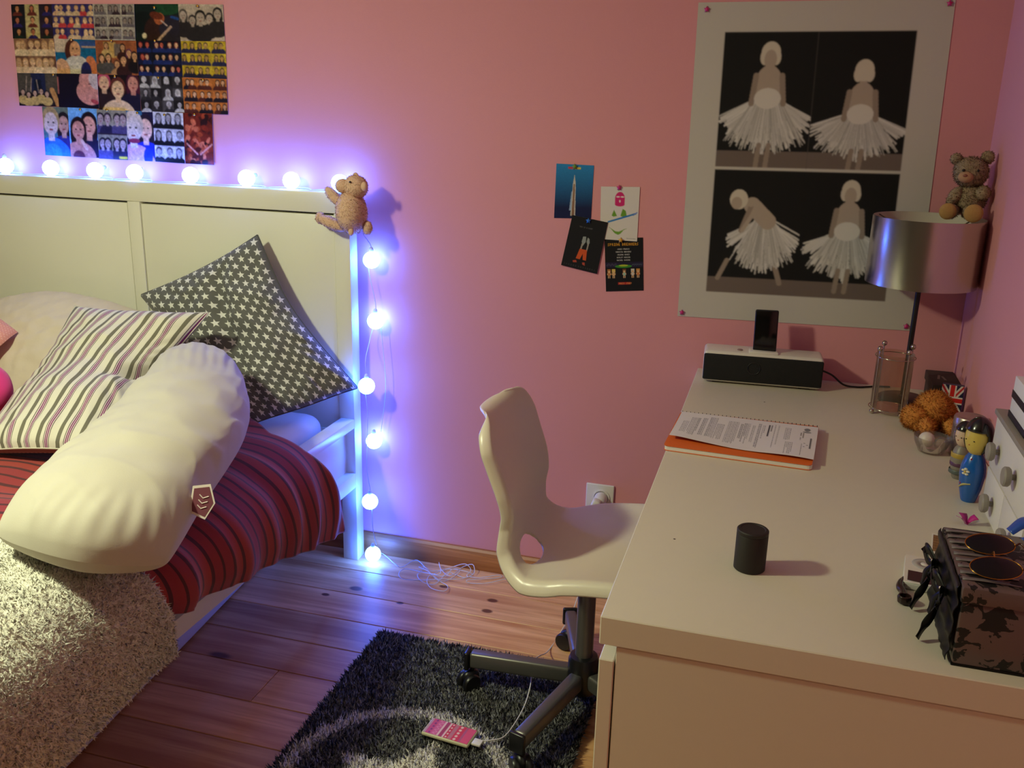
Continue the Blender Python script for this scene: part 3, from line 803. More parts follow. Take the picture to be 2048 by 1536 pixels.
for k, (u, v) in enumerate(pix):
    p = on_z(u, v, 0.004+.004*(k % 3)+(.018 if k in (17, 18, 22, 42, 46) else 0))
    p[1] = min(p[1], -.022); P.append(p)
P = [np.array(q) for q in P]
tube('lead', P, .0012, WIREM, sl, 5, 420)

# ------------------------------------------------------------------ photographs pinned above the bed
PHOTO = attr_mat('glossy_photo_print', rough=.35, spec=.4)
PAPER = attr_mat('matt_paper_print', rough=.75, spec=.3)
SK = [(214, 170, 140), (196, 146, 112), (226, 188, 160), (176, 122, 92)]
def person(c, cx, cy, s, skin, hair, shirt, long_=True, face=True):
    """small generic sitter: s = head height as a fraction of the print's height"""
    a = c.h/c.w
    if long_: c.ell(cx, cy+s*.30, s*.46*a, s*.95, hair)
    c.ell(cx, cy+s*1.45, s*.95*a, s*.85, shirt)
    c.rect(cx-s*.15*a, cy+s*.35, cx+s*.15*a, cy+s*.75, skin)
    c.ell(cx, cy-s*.08, s*.44*a, s*.56, hair)
    c.ell(cx, cy+s*.05, s*.34*a, s*.47, skin)
    if face:
        d = tuple(int(x*.35) for x in skin)
        for sx_ in (-1, 1): c.ell(cx+sx_*s*.13*a, cy+s*.0, s*.055*a, s*.035, d)
        c.ell(cx, cy+s*.29, s*.10*a, s*.035, (150, 60, 60))
def grid_photo(w, h, nx, ny, bgs, skins, hair, shirt, two=False, seed=0, line=None):
    r = random.Random(seed); c = Canvas(w, h, bgs[0])
    for j in range(ny):
        for i in range(nx):
            x0, x1, y0, y1 = i/nx, (i+1)/nx, j/ny, (j+1)/ny
            c.rect(x0, y0, x1, y1, bgs[(i+j*nx) % len(bgs)])
            keep = c.a.copy()
            for q in ((.3, .72) if two else (.5,)):
                s_ = .46/ny; person(c, x0+(x1-x0)*(q+r.uniform(-.08, .08)), y0+.36/ny, s_*(1 if not two else .85), r.choice(skins), hair[r.randrange(len(hair))], shirt[r.randrange(len(shirt))], r.random() > .4, face=h/ny > 18)
            msk = ~((c.X >= x0) & (c.X < x1) & (c.Y >= y0) & (c.Y < y1)); c.a[msk] = keep[msk]
            if line: c.rect(x0, y1-.03, x1, y1, line); c.rect(x0, y0, x0+.02, y1, line)
    c.grain(.18, 3, seed+1); return c
BK, DB = (26, 20, 24), (34, 36, 70)
PW, PH = 72, 60
photos = []
def ph(quad, cv, label): photos.append((quad, cv, label))
c = grid_photo(PW, PH, 3, 3, [(40, 40, 48), (196, 180, 130), (60, 46, 60)], [(206, 150, 110), (186, 120, 90)], [(50, 34, 30), (26, 20, 24)], [(120, 60, 50), (40, 60, 54), (60, 50, 110)], seed=1)
ph([(22, 9), (104, 8), (108, 78), (26, 77)], c, 'photo print of small dark portraits at the top left corner of the collage')
c = grid_photo(PW, PH, 3, 3, [(66, 58, 110), (84, 74, 120)], [(226, 190, 150), (214, 172, 130)], [(222, 190, 140), (200, 160, 110)], [(220, 180, 140), (200, 80, 80), (214, 186, 150)], two=True, seed=2)
ph([(103, 8), (186, 8), (191, 80), (107, 77)], c, 'photo print of blond couples on violet, second in the top row')
c = grid_photo(PW, PH, 3, 3, [(170, 160, 146), (150, 140, 134)], [(160, 144, 132)], [(56, 40, 48), (66, 46, 54)], [(70, 50, 60), (120, 110, 112)], two=True, seed=3, line=(196, 186, 168))
ph([(185, 8), (268, 8), (271, 81), (190, 80)], c, 'photo print of brownish frames with pale borders, middle of the top row')
c = Canvas(PW, PH, (26, 44, 44)); c.ell(.75, .1, .3, .2, (40, 84, 56)); c.ell(.2, .5, .25, .3, (18, 32, 34)); c.ell(.55, .75, .33, .45, (66, 40, 36)); c.ell(.85, .7, .3, .4, (54, 46, 60)); c.ell(.56, .40, .11, .16, (186, 110, 70), .3)
c.ell(.50, .32, .15, .10, (120, 60, 40), .3); c.line(.52, .98, .80, .62, .06, (190, 160, 140)); c.line(.60, .45, .72, .58, .03, (206, 180, 170)); c.ell(.22, .86, .05, .08, (210, 196, 170)); c.ell(.9, .38, .10, .04, (44, 84, 140), .3); c.grain(.25, 3, 4)
ph([(267, 8), (356, 8), (361, 82), (270, 81)], c, 'photo print of a person in brown under dark green leaves in the collage')
c = Canvas(PW, PH, (196, 178, 160))
for x, y_, s_, h_, L_ in ((.10, .30, .26, (96, 86, 80), 1), (.30, .44, .24, (60, 50, 50), 1), (.68, .38, .24, (46, 38, 40), 0), (.86, .26, .28, (36, 28, 30), 1), (.48, .36, .32, (40, 34, 34), 0)):
    person(c, x, y_, s_, (186, 168, 152), h_, (52, 44, 46), bool(L_))
c.grain(.1, 3, 5)
ph([(356, 8), (446, 9), (450, 82), (361, 82)], c, 'monochrome group photo print of five people at the top right corner of the collage')
c = grid_photo(PW, PH, 3, 2, [(150, 112, 84), (120, 84, 66)], [(222, 186, 146), (206, 168, 128)], [(206, 170, 120), (190, 150, 104)], [(216, 186, 146), (226, 200, 160)], two=True, seed=6)
ph([(27, 77), (108, 77), (114, 147), (34, 146)], c, 'overexposed tan photo print of blond pairs at the left edge of the second row')
c = Canvas(PW, PH, (30, 112, 140)); c.rect(0, 0, .38, .38, (206, 186, 160)); c.rect(.62, .05, 1, .26, (70, 96, 140)); c.rect(.66, .20, 1, .25, (190, 160, 130)); c.ell(.42, .36, .17, .34, (96, 52, 40)); c.ell(.5, .33, .13, .26, (214, 164, 120)); c.ell(.52, .95, .36, .48, (206, 196, 176)); c.line(.85, .60, 1.0, 1.0, .20, (206, 130, 84)); c.ell(.15, .92, .2, .35, (216, 170, 130)); c.ell(.74, .95, .13, .3, (50, 50, 100))
for q in (.45, .54): c.ell(q, .28, .025, .02, (80, 44, 30))
c.ell(.5, .47, .05, .02, (160, 70, 60)); c.grain(.12, 3, 7)
ph([(108, 77), (190, 79), (194, 148), (113, 147)], c, 'photo print of a person in a striped top before turquoise water in the collage')
c = Canvas(PW, PH, (162, 100, 64)); c.rect(.2, .05, .5, .5, (196, 160, 96)); c.rect(.45, .1, .62, .45, (130, 114, 100))
for x, y_, s_, h_, sh in ((.27, .16, .16, (90, 60, 40), (196, 166, 110)), (.66, .2, .18, (60, 36, 30), (80, 44, 36)), (.80, .36, .2, (110, 60, 90), (60, 36, 34)), (.14, .52, .2, (60, 44, 34), (90, 86, 76)), (.30, .5, .2, (60, 44, 34), (96, 90, 84)), (.5, .68, .2, (110, 70, 50), (180, 140, 100)), (.66, .56, .24, (70, 40, 36), (70, 40, 40)), (.93, .44, .22, (40, 26, 26), (40, 30, 34))):
    person(c, x, y_, s_, (206, 160, 118), h_, sh)
c.grain(.15, 3, 8)
ph([(190, 80), (272, 82), (277, 151), (195, 149)], c, 'photo print of a crowd in an orange lit room, middle of the collage')
c = grid_photo(PW, PH, 3, 3, [(24, 24, 40), (26, 30, 54)], [(216, 176, 140), (200, 110, 90)], [(24, 20, 26), (120, 40, 40)], [(40, 56, 110), (34, 40, 80)], two=True, seed=9)
ph([(272, 81), (361, 82), (365, 153), (278, 151)], c, 'dark navy photo print of nine repeated pairs in the collage')
c = grid_photo(PW, PH, 3, 3, [(196, 168, 50), (206, 180, 60)], [(186, 150, 90), (196, 160, 100)], [(70, 54, 50), (56, 44, 60)], [(48, 48, 84), (56, 54, 90)], two=True, seed=10)
ph([(361, 82), (451, 83), (454, 158), (365, 154)], c, 'yellow photo print of repeated pairs in dark blue tops in the collage')
c = Canvas(PW, PH, (96, 88, 76)); c.rect(.35, 0, .7, .6, (46, 54, 84)); c.rect(.42, .2, .6, .5, (26, 40, 60)); c.rect(0, .6, 1, 1, (46, 36, 46))
for x in (.12, .26, .42, .58, .72): person(c, x, .60+.05*math.sin(x*30), .16, (196, 164, 140), (40, 30, 34), (196, 170, 110))
c.line(.2, .55, .24, .1, .02, (170, 150, 130)); c.line(.32, .55, .36, .15, .02, (170, 150, 130)); c.line(.52, .6, .48, .2, .02, (170, 150, 130)); c.line(.85, .5, 1, 1, .12, (190, 144, 90)); c.grain(.2, 3, 11)
ph([(34, 146), (113, 147), (118, 213), (39, 211)], c, 'photo print of people raising their arms, left end of the third row')
c = Canvas(PW, PH, (30, 22, 44)); c.ell(.95, .30, .38, .55, (206, 150, 140), -.5); c.ell(.78, .55, .32, .34, (206, 150, 136), .6); c.ell(.98, .15, .2, .3, (206, 190, 186)); c.ell(.90, .80, .10, .06, (180, 84, 90), .4); c.ell(.80, .30, .04, .02, (120, 70, 70)); c.rect(0, .1, .04, .6, (170, 110, 100)); c.grain(.1, 3, 12)
ph([(113, 147), (194, 148), (198, 217), (118, 214)], c, 'photo print of a pink close-up cheek against dark violet')
c = Canvas(PW, PH, (40, 26, 30)); person(c, .16, .22, .42, (214, 176, 140), (190, 90, 110), (60, 40, 44), False); person(c, .84, .22, .42, (206, 150, 130), (90, 36, 60), (40, 34, 60)); person(c, .48, .38, .50, (220, 186, 146), (110, 60, 50), (222, 194, 160), False); c.grain(.1, 3, 13)
ph([(194, 149), (278, 151), (282, 226), (198, 219)], c, 'photo print of three close faces, the middle one in a cream top, in the collage')
c = grid_photo(PW, PH, 4, 3, [(60, 54, 54), (96, 90, 88), (40, 36, 36)], [(190, 184, 178), (170, 164, 160)], [(40, 34, 36), (206, 200, 196)], [(60, 56, 58), (190, 186, 180)], seed=14)
ph([(278, 151), (365, 153), (370, 225), (283, 224)], c, 'monochrome photo print of many small overlapping faces in the third row')
c = grid_photo(PW, PH, 3, 3, [(190, 120, 56), (196, 126, 66)], [(222, 180, 144), (206, 160, 120)], [(40, 26, 34), (30, 22, 30)], [(40, 30, 44), (100, 50, 40)], two=True, seed=15)
ph([(364, 155), (453, 158), (456, 229), (369, 226)], c, 'orange photo print of repeated pairs with dark bobs in the third row')
PW2, PH2 = 52, 78
c = Canvas(PW2, PH2, (90, 130, 130)); c.rect(0, 0, 1, .25, (120, 130, 110)); person(c, .78, .34, .38, (190, 150, 126), (44, 36, 40), (60, 60, 120)); person(c, .30, .32, .50, (206, 186, 168), (176, 152, 104), (60, 120, 190), False); c.ell(.30, .95, .36, .2, (70, 140, 210)); c.grain(.1, 3, 16)
ph([(84, 213), (136, 215), (143, 313), (91, 310)], c, 'photo print of two people, one in a bright blue top, left of the bottom row')
c = Canvas(PW2, PH2, (130, 180, 206)); person(c, .68, .34, .42, (214, 160, 130), (40, 22, 30), (40, 34, 60)); person(c, .32, .44, .40, (206, 150, 124), (46, 26, 26), (196, 140, 120)); c.line(.42, .66, .58, .82, .10, (216, 176, 150)); c.ell(.3, .98, .2, .12, (110, 50, 60)); c.grain(.1, 3, 17)
ph([(135, 214), (195, 218), (199, 316), (142, 313)], c, 'photo print of two dark haired people before pale blue sky in the bottom row')
c = grid_photo(PW2, PH2, 2, 2, [(150, 144, 120), (160, 152, 130)], [(180, 160, 150)], [(60, 44, 60), (40, 34, 44)], [(90, 80, 110), (50, 44, 70)], two=True, seed=18); c.rect(.7, .93, .98, .98, (206, 190, 60)); c.rect(0, .47, 1, .50, (60, 46, 56))
ph([(193, 219), (252, 222), (256, 320), (198, 317)], c, 'photo print of four grey-violet group shots with a yellow mark in the bottom row')
c = Canvas(PW2, PH2, (44, 38, 74)); c.rect(0, 0, .6, .1, (70, 130, 160)); person(c, .70, .34, .44, (226, 190, 166), (50, 36, 54), (40, 60, 170)); person(c, .26, .34, .54, (214, 200, 184), (206, 190, 170), (206, 160, 190), False); c.ell(.75, .9, .16, .18, (44, 70, 200)); c.ell(.28, .60, .2, .05, (150, 60, 90)); c.grain(.1, 3, 19)
ph([(250, 221), (306, 223), (311, 323), (256, 320)], c, 'photo print of a pale face and a long-haired one in blue, in the bottom row')
c = grid_photo(PW2, PH2, 3, 3, [(206, 204, 206)], [(176, 172, 172)], [(60, 56, 60), (90, 86, 88)], [(26, 24, 28)], seed=20)
ph([(305, 223), (366, 226), (370, 327), (311, 323)], c, 'white photo print of nine small grey portraits in dark tops in the bottom row')
c = Canvas(PW2, PH2, (130, 50, 30))
r_ = random.Random(5)
for k in range(70): c.ell(r_.random(), r_.random(), r_.uniform(.04, .12), r_.uniform(.03, .08), r_.choice([(176, 84, 48), (90, 30, 24), (206, 120, 84), (60, 22, 22), (150, 60, 36)]), r_.random()*3)
c.line(.1, .60, .45, .80, .05, (214, 150, 126)); c.line(.95, .60, .55, .80, .05, (214, 150, 126)); c.grain(.15, 3, 21)
ph([(366, 226), (424, 227), (428, 330), (371, 327)], c, 'red and orange photo print of a crowd, last in the bottom row of the collage')
for k, (quad, cv, label) in enumerate(photos):
    yy = -.0015-.0011*(k % 3)-(.0032 if k >= 15 else 0)*0 - .00008*k
    cv.grain(.22, 2, k+40); cv.grain(.15, 9, k+70); cv.soft(1).contrast(1.25)
    tag(print_sheet('photo_print', [on_y(u, v, yy) for u, v in quad], cv, PHOTO), label, 'photo', 'photo prints pinned above the bed')

GOLD = mat('brass', (214, 168, 80), rough=.25, metal=1.0)
pin = None
pv, pf = lathe_data([(.0008, 0), (.0008, .004), (.0035, .0045), (.0044, .0062), (.0040, .0080), (.0022, .0092), (.0003, .0096)], 14)
pv = rotx(pv, math.pi/2)
def wall_pin(u, v, m, verts, faces, label, group, name='push_pin', dy=-.0005):
    p = on_y(u, v, 0.0); p[1] = dy
    return tag(mesh(name, verts+p, faces, m), label, 'pin', group)
for (u, v, w_) in [(312, 16, 'top of the photo with dark green leaves'), (398, 13, 'top of the monochrome five-person photo'), (146, 80, 'top of the turquoise water photo'), (226, 82, 'top of the orange room photo'), (313, 82, 'top of the dark navy photo'), (233, 153, 'top of the three-faces photo'), (320, 156, 'top of the overlapping monochrome faces photo'), (409, 160, 'top of the orange bobs photo'), (217, 220, 'top of the grey-violet group photo'), (278, 226, 'top of the pale face photo'), (164, 219, 'top of the pale blue sky photo'), (392, 229, 'top of the red crowd photo'), (110, 150, 'corner between the raised arms and cheek photos'), (332, 230, 'top of the nine grey portraits photo')]:
    wall_pin(u, v, GOLD, pv, pf, 'small brass pin at the '+w_, 'brass pins in the collage', dy=-.002)

# ------------------------------------------------------------------ large poster (generic stand-in: four pale dancers on black)
c = Canvas(300, 402, (198, 192, 184))
x0, x1, y0, y1 = .120, .872, .088, .908; ym = .500; xmid = .497
def skirt(cx, cy, w, h, tone, seed, tilt=0.0):
    r = random.Random(seed)
    for k in range(150):
        a = r.uniform(-1.25, 1.25); L = h*(1-.28*abs(a))*r.uniform(.7, 1.05); g = int(r.uniform(-22, 16))
        xx, yy = cx+math.sin(a)*w*r.uniform(.85, 1.05), cy+math.cos(a*.72)*L
        c.line(cx+r.uniform(-.2, .2)*w*.5, cy, xx, yy, .0065, (tone+g, tone+g-4, tone+g-8))
    for k in range(240):
        a = r.uniform(-1.1, 1.1); g = int(r.uniform(-46, 10)); f_ = r.uniform(.45, .95); c.line(cx+math.sin(a)*w*.25, cy+h*.03, cx+math.sin(a)*w*f_, cy+h*f_*math.cos(a*.6), .0034, (tone+g, tone+g-4, tone+g-8))
def dancer(cx, cy, s, back=False, seed=1, w=.175, h=.185):
    S1, S2, HR = (176, 160, 146), (150, 134, 122), (206, 196, 180)
    skirt(cx, cy+.105*s, w, h, 206, seed)
    c.ell(cx, cy+.075*s, .052*s, .055*s, S1)                       # torso
    c.line(cx-.05*s, cy+.05*s, cx-.062*s, cy+.13*s, .022*s, S2); c.line(cx+.05*s, cy+.05*s, cx+.062*s, cy+.13*s, .022*s, S2)
    c.line(cx, cy-.01, cx, cy+.04*s, .03*s, S1)
    c.ell(cx, cy+.115*s, .052*s, .03*s, (214, 208, 200))
    c.ell(cx, cy-.014*s, .037*s, .032*s, HR); c.ell(cx-.022*s, cy-.002*s, .018*s, .022*s, HR); c.ell(cx+.022*s, cy-.002*s, .018*s, .022*s, HR)
    if not back: c.ell(cx, cy+.004*s, .024*s, .027*s, S1)
    c.line(cx-.02, cy+.105*s+h*.8, cx-.028, cy+.105*s+h+.035, .020, S2); c.line(cx+.02, cy+.105*s+h*.8, cx+.012, cy+.105*s+h+.035, .020, S2)
def panel(px0, py0, px1, py1):
    c.rect(px0, py0, px1, py1, (18, 17, 17)); c.rect(px0, py1-.052, px1, py1, (112, 98, 92))
def clip_draw(px0, py0, px1, py1, fn):
    keep = c.a.copy(); panel(px0, py0, px1, py1); fn(); m_ = ~((c.X >= px0) & (c.X < px1) & (c.Y >= py0) & (c.Y < py1)); c.a[m_] = keep[m_]
clip_draw(x0, y0, xmid, ym-.002, lambda: dancer(.315, .165, 1.05, False, 3, .205, .19))
clip_draw(xmid, y0, x1, ym-.002, lambda: dancer(.690, .215, 1.0, True, 5, .205, .15))
def p3():
    S1, S2, HR = (176, 160, 146), (150, 134, 122), (206, 196, 180)
    c.line(.20, .80, .165, .86, .02, S2); c.line(.40, .80, .43, .868, .022, S2)
    skirt(.345, .655, .165, .185, 206, 8)
    c.line(.36, .668, .290, .618, .070, S1); c.line(.285, .622, .250, .700, .020, S2); c.line(.30, .64, .255, .70, .018, S1)
    c.line(.285, .615, .255, .605, .022, S1); c.ell(.232, .600, .038, .032, HR); c.ell(.224, .612, .023, .020, S1)
clip_draw(x0, ym+.006, xmid, y1, p3)
clip_draw(xmid, ym+.006, x1, y1, lambda: dancer(.688, .575, 1.0, False, 11, .19, .17))
c.rect(xmid-.001, y0, xmid+.001, ym, (90, 84, 80))
quad = [on_y(1397, 5, -.002), on_y(1912, -3, -.002), on_y(1827, 662, -.002), on_y(1355, 632, -.002)]
c.soft(1)
tag(print_sheet('poster', quad, c, PAPER, thick=.0008), 'large poster of four black panels with pale dancers on white paper', 'poster')
PINM = mat('magenta_pin_plastic', (206, 40, 120), rough=.35)
BLUEP = mat('blue_pin_plastic', (40, 110, 200), rough=.35)
YELP = mat('yellow_pin_plastic', (226, 170, 50), rough=.35)
GRNP = mat('green_pin_plastic', (110, 150, 40), rough=.35)
def star_prism(R, th):
    V = []
    for yy, s_ in ((0, 1.), (-th*.6, 1.), (-th, .8)):
        for k in range(10):
            a = math.pi/2+k*math.pi/5; r = (R if k % 2 == 0 else R*.5)*s_; V.append((r*math.cos(a), yy, r*math.sin(a)))
    F = [list(range(10))[::-1], list(range(20, 30))]
    for l in (0, 10):
        for k in range(10): F.append([l+k, l+(k+1) % 10, l+10+(k+1) % 10, l+10+k])
    return np.array(V), F
spv, spf = star_prism(.0080, .005)
for (u, v, w_) in ((1414, 19, 'top left'), (1899, 7, 'top right'), (1364, 624, 'bottom left'), (1812, 652, 'bottom right')):
    wall_pin(u, v, PINM, spv, spf, 'magenta star-shaped pin in the %s corner of the poster' % w_, 'star pins in the poster', dy=-.0032)

# ------------------------------------------------------------------ four postcards
def card(quad, cv, label, k):
    return tag(print_sheet('postcard', [on_y(u, v, -.0015-.0011*k) for u, v in quad], cv, PAPER), label, 'postcard', 'postcards pinned to the wall')
c = Canvas(76, 108, (20, 40, 100)); c.vgrad((40, 130, 190), (14, 22, 66), 0, .8)
c.poly([(.44, .95), (.47, .35), (.50, .18), (.54, .35), (.57, .95)], (196, 190, 180)); c.poly([(.47, .95), (.485, .36), (.52, .36), (.54, .95)], (140, 100, 74)); c.poly([(.40, .85), (.44, .5), (.46, .5), (.45, .85)], (150, 170, 200)); c.rect(.32, .05, .50, .09, (196, 60, 60)); c.rect(.46, .05, .66, .09, (206, 190, 60)); c.grain(.06, 3, 2)
card([(1113, 327), (1188, 331), (1182, 437), (1108, 436)], c, 'deep blue postcard with a slim pale rocket-like shape, topmost of four', 0)
c = Canvas(76, 108, (218, 210, 206))
c.ell(.50, .22, .125, .12, (206, 36, 110)); c.rect(.375, .22, .625, .33, (206, 36, 110)); c.ell(.5, .33, .125, .035, (206, 36, 110)); c.ell(.45, .19, .05, .013, (230, 210, 214)); c.ell(.56, .19, .05, .013, (230, 210, 214)); c.ell(.5, .27, .02, .025, (230, 210, 214))
c.poly([(.36, .43), (.30, .54), (.35, .56), (.44, .545)], (104, 150, 44)); c.poly([(.58, .41), (.53, .54), (.60, .56), (.69, .53), (.66, .44)], (104, 150, 44)); c.line(.22, .66, .92, .49, .045, (44, 120, 190)); c.line(.86, .52, .95, .47, .03, (110, 130, 200))
c.poly([(.26, .77), (.40, .83), (.52, .835), (.66, .77), (.55, .87), (.48, .895), (.40, .87)], (110, 156, 50)); c.line(.24, .76, .40, .83, .012, (140, 160, 100)); c.line(.52, .83, .70, .77, .012, (140, 160, 100))
for k in range(6): c.rect(.72+.04*k, .945, .745+.04*k, .96, (130, 130, 130))
card([(1202, 373), (1280, 374), (1274, 483), (1200, 478)], c, 'white postcard with a pink mask shape, green patches and a blue stroke', 1)
c = Canvas(120, 170, (20, 18, 18))
c.text('THIS IS A NIGHT', .26, .175, .022, (96, 92, 90)); SPC = 'SPRINGBREAKERS'
c.poly([(.42, .36), (.50, .35), (.52, .45), (.46, .54), (.41, .46)], (150, 154, 148)); c.poly([(.55, .36), (.60, .38), (.63, .46), (.58, .50), (.54, .44)], (150, 154, 148)); c.line(.44, .5, .43, .60, .04, (160, 150, 140)); c.line(.60, .48, .59, .62, .035, (160, 150, 140))
c.poly([(.40, .60), (.60, .60), (.63, .80), (.54, .80), (.51, .68), (.46, .80), (.35, .80)], (206, 84, 36)); c.poly([(.28, .85), (.37, .83), (.40, .87), (.30, .885)], (176, 70, 50)); c.poly([(.54, .85), (.61, .84), (.63, .90), (.56, .89)], (176, 70, 50))
for k, ch in enumerate(SPC): c.text(ch, .07+.062*k+(.02 if k > 5 else 0), .93, .026, (70, 70, 72))
card([(1145, 430), (1216, 445), (1194, 548), (1122, 530)], c, 'black postcard hung askew with a figure in orange trousers', 3)
c = Canvas(132, 184, (16, 14, 18)); c.rect(0, .45, 1, .55, (34, 26, 54)); c.ell(.48, .53, .22, .030, (60, 140, 40)); c.ell(.48, .515, .12, .018, (170, 180, 50))
for k in range(9): c.line(.03+.03*k, .50-.012*(k % 3), .06+.03*k, .52-.012*(k % 3), .01, (90, 84, 110)); c.line(.70+.03*k, .52-.012*(k % 2), .73+.03*k, .49, .01, (80, 90, 110))
c.text('SPRING BREAKERS', .085, .095, .048, (214, 150, 40), 1)
for k, s_ in enumerate(['JAMES FRANCO', 'VANESSA HUDGENS', 'SELENA GOMEZ', 'ASHLEY BENSON', 'RACHEL KORINE']):
    wd = len(s_)*4*(.024/5)*184/132; c.text(s_, .49-wd/2, .195+.052*k, .024, (196, 192, 190))
for x, hc, sc2 in ((.10, (176, 110, 60), (190, 120, 70)), (.22, (222, 190, 90), (214, 170, 120)), (.50, (120, 70, 40), (150, 190, 170)), (.72, (206, 200, 190), (206, 196, 190)), (.86, (206, 140, 60), (206, 120, 60))):
    c.rect(x-.045, .58, x+.045, .645, hc); c.rect(x-.028, .61, x+.028, .65, (220, 176, 130)); c.rect(x-.05, .655, x+.05, .69, (214, 166, 120)); c.rect(x-.03, .65, x+.03, .705, sc2); c.rect(x-.03, .705, x-.008, .75, (214, 170, 126)); c.rect(x+.008, .705, x+.03, .75, (214, 170, 126))
c.rect(.33, .83, .66, .875, (170, 30, 40)); c.text('PRESS START', .355, .838, .028, (230, 150, 80))
card([(1209, 477), (1286, 475), (1287, 581), (1212, 583)], c, 'black postcard with lines of credits and a row of pixel figures, lowest of four', 0)
wall_pin(1150, 333, GRNP, spv, spf, 'green pin at the top of the blue postcard', None, dy=-.0025)
wall_pin(1239, 375, PINM, spv, spf, 'pink pin at the top of the white postcard', None, dy=-.0035)
wall_pin(1178, 441, BLUEP, spv, spf, 'blue star-shaped pin in the askew black postcard', None, dy=-.0055)
wall_pin(1242, 480, YELP, spv, spf, 'yellow pin between the white and the lowest postcard', None, dy=-.0035)

# ------------------------------------------------------------------ power socket and phone charger
PLAS = mat('white_plastic', (226, 220, 214), rough=.4)
sk = thing('power_socket', (-.907, 0, .30), 'white square wall socket with a plug in it behind the chair', 'socket')
V, F = rbox((.084, .008, .082), .003, 3); mesh('face_plate', V+np.array([-.907, -.0045, .303]), F, PLAS, sk, sharp=35)
V, F = lathe_data([(.026, 0), (.026, .004), (.022, .0045), (.021, .001), (.0, .001)], 28); mesh('socket_ring', rotx(V, math.pi/2)+np.array([-.902, -.008, .303]), F, PLAS, sk, sharp=40)
cg = thing('charger', (-.905, -.03, .28), 'white phone charger plugged into the wall socket', 'charger')
V, F = lathe_data([(.0195, 0), (.0195, .022), (.0165, .034), (.009, .040), (.0, .041)], 24); mesh('plug_body', rotx(V, math.pi/2)+np.array([-.902, -.0125, .303]), F, PLAS, cg, sharp=40)
V, F = rbox((.026, .030, .060), .008, 3); mesh('adapter', roty(V, .35)+np.array([-.912, -.068, .292]), F, PLAS, cg, sharp=40)
cpix = [(952, 1483, .034), (985, 1480, .034), (1012, 1470, .033), (1045, 1420, .036), (1060, 1375, .050), (1064, 1338, .075), (1067, 1321, .118)]
P = [on_z(u, v, z) for u, v, z in cpix]
P += [on_y(1078, 1313, P[-1][1]+.05)*[1, 1, 0]+[0, 0, .10], on_z(1098, 1300, .006), on_z(1130, 1250, .006), on_z(1148, 1215, .02), np.array([-.93, -.12, .06]), np.array([-.922, -.085, .16]), np.array([-.914, -.070, .262])]
tube('lead', P, .0016, PLAS, cg, 6, 130)
# ------------------------------------------------------------------ shaggy rug
RX0, RX1, RY0, RY1 = -1.417, -.790, -1.58, -.470
rug = thing('rug', ((RX0+RX1)/2, (RY0+RY1)/2, 0), 'shaggy dark grey rug with a white ring and star under the chair', 'rug')
RB = mat('rug_backing', (52, 50, 50), rough=.95, bscale=300, bstr=.5)
V, F = rbox((RX1-RX0-.01, RY1-RY0-.01, .015), .004, 1); mesh('backing', V+np.array([(RX0+RX1)/2, (RY0+RY1)/2, .0080]), F, RB, rug)
RNG2 = np.random.default_rng(4)
n = 105000
P = np.stack([RNG2.uniform(RX0, RX1, n), RNG2.uniform(RY0, RY1, n), np.full(n, .0145)], 1)
edge = np.minimum.reduce([P[:, 0]-RX0, RX1-P[:, 0], P[:, 1]-RY0, RY1-P[:, 1]])
cxr, cyr = -1.142, -1.020
d = np.hypot(P[:, 0]-cxr, P[:, 1]-cyr)
ring = np.abs(d-.243+.006*RNG2.normal(size=n)) < .0165
def in_star(P, cx, cy, R, ri, a0):
    dx, dy = P[:, 0]-cx, P[:, 1]-cy; r = np.hypot(dx, dy); th = (np.arctan2(dy, dx)-a0)/(2*math.pi/5)
    f = np.abs((th+.5) % 1-.5)*2*math.pi/5
    return r*(ri*np.sin(math.pi/5-f)+R*np.sin(f)) < R*ri*math.sin(math.pi/5)
st = in_star(P+.004*RNG2.normal(size=P.shape), -1.125, -1.045, .185, .095, math.radians(82))
g = (.06+.26*RNG2.random(n)**1.7)
cl = vnoise(P, 60, 2); g *= (1+.6*cl)
col = np.stack([g*1.02, g, g*.97], 1)
white = ring | st
wv = (.72+.24*RNG2.random(n)); col[white] = np.stack([wv, wv*.94, wv*.86], 1)[white]
N = np.tile((0, 0, 1.0), (n, 1)); out = np.clip(1-edge/.02, 0, 1)
N[:, 0] += np.where(P[:, 0]-RX0 < .02, -1, np.where(RX1-P[:, 0] < .02, 1, 0))*out*.6; N[:, 1] += np.where(RY1-P[:, 1] < .02, 1, 0)*out*.6
N[:, :2] += .5*np.stack([vnoise(P, 45, 5), vnoise(P, 45, 8)], 1)
sv, sf, sc_, sn_ = strands(P, N, .0125, .0060, col, jitter=.60, rng=RNG2, soft=.35)
tag(mesh('pile', sv, sf, pile_mat('shaggy_wool'), rug, col=sc_, nrm=sn_), kind='stuff')

# phone in a pink patterned case, charging on the rug
c = Canvas(46, 96, (206, 70, 110)); bands = [(.0, .05, (186, 150, 150)), (.05, .17, (200, 76, 112)), (.17, .30, (206, 96, 136)), (.30, .345, (226, 190, 190)), (.345, .42, (170, 60, 90)), (.42, .46, (230, 200, 196)), (.46, .54, (206, 50, 70)), (.54, .62, (190, 120, 130)), (.62, .78, (214, 60, 84)), (.78, .83, (180, 90, 130)), (.83, 1., (222, 84, 122))]
for a, b_, cc in bands: c.rect(0, a, 1, b_, cc)
for k in range(5):
    c.ell(.1+.2*k, .69, .07, .03, (236, 200, 196)); c.ell(.1+.2*k, .13, .06, .02, (120, 50, 110)); c.ell(.1+.2*k, .50, .05, .018, (236, 210, 200)); c.line(.02+.2*k, .28, .12+.2*k, .20, .03, (226, 140, 170)); c.line(.12+.2*k, .20, .22+.2*k, .28, .03, (226, 140, 170))
zph = .035
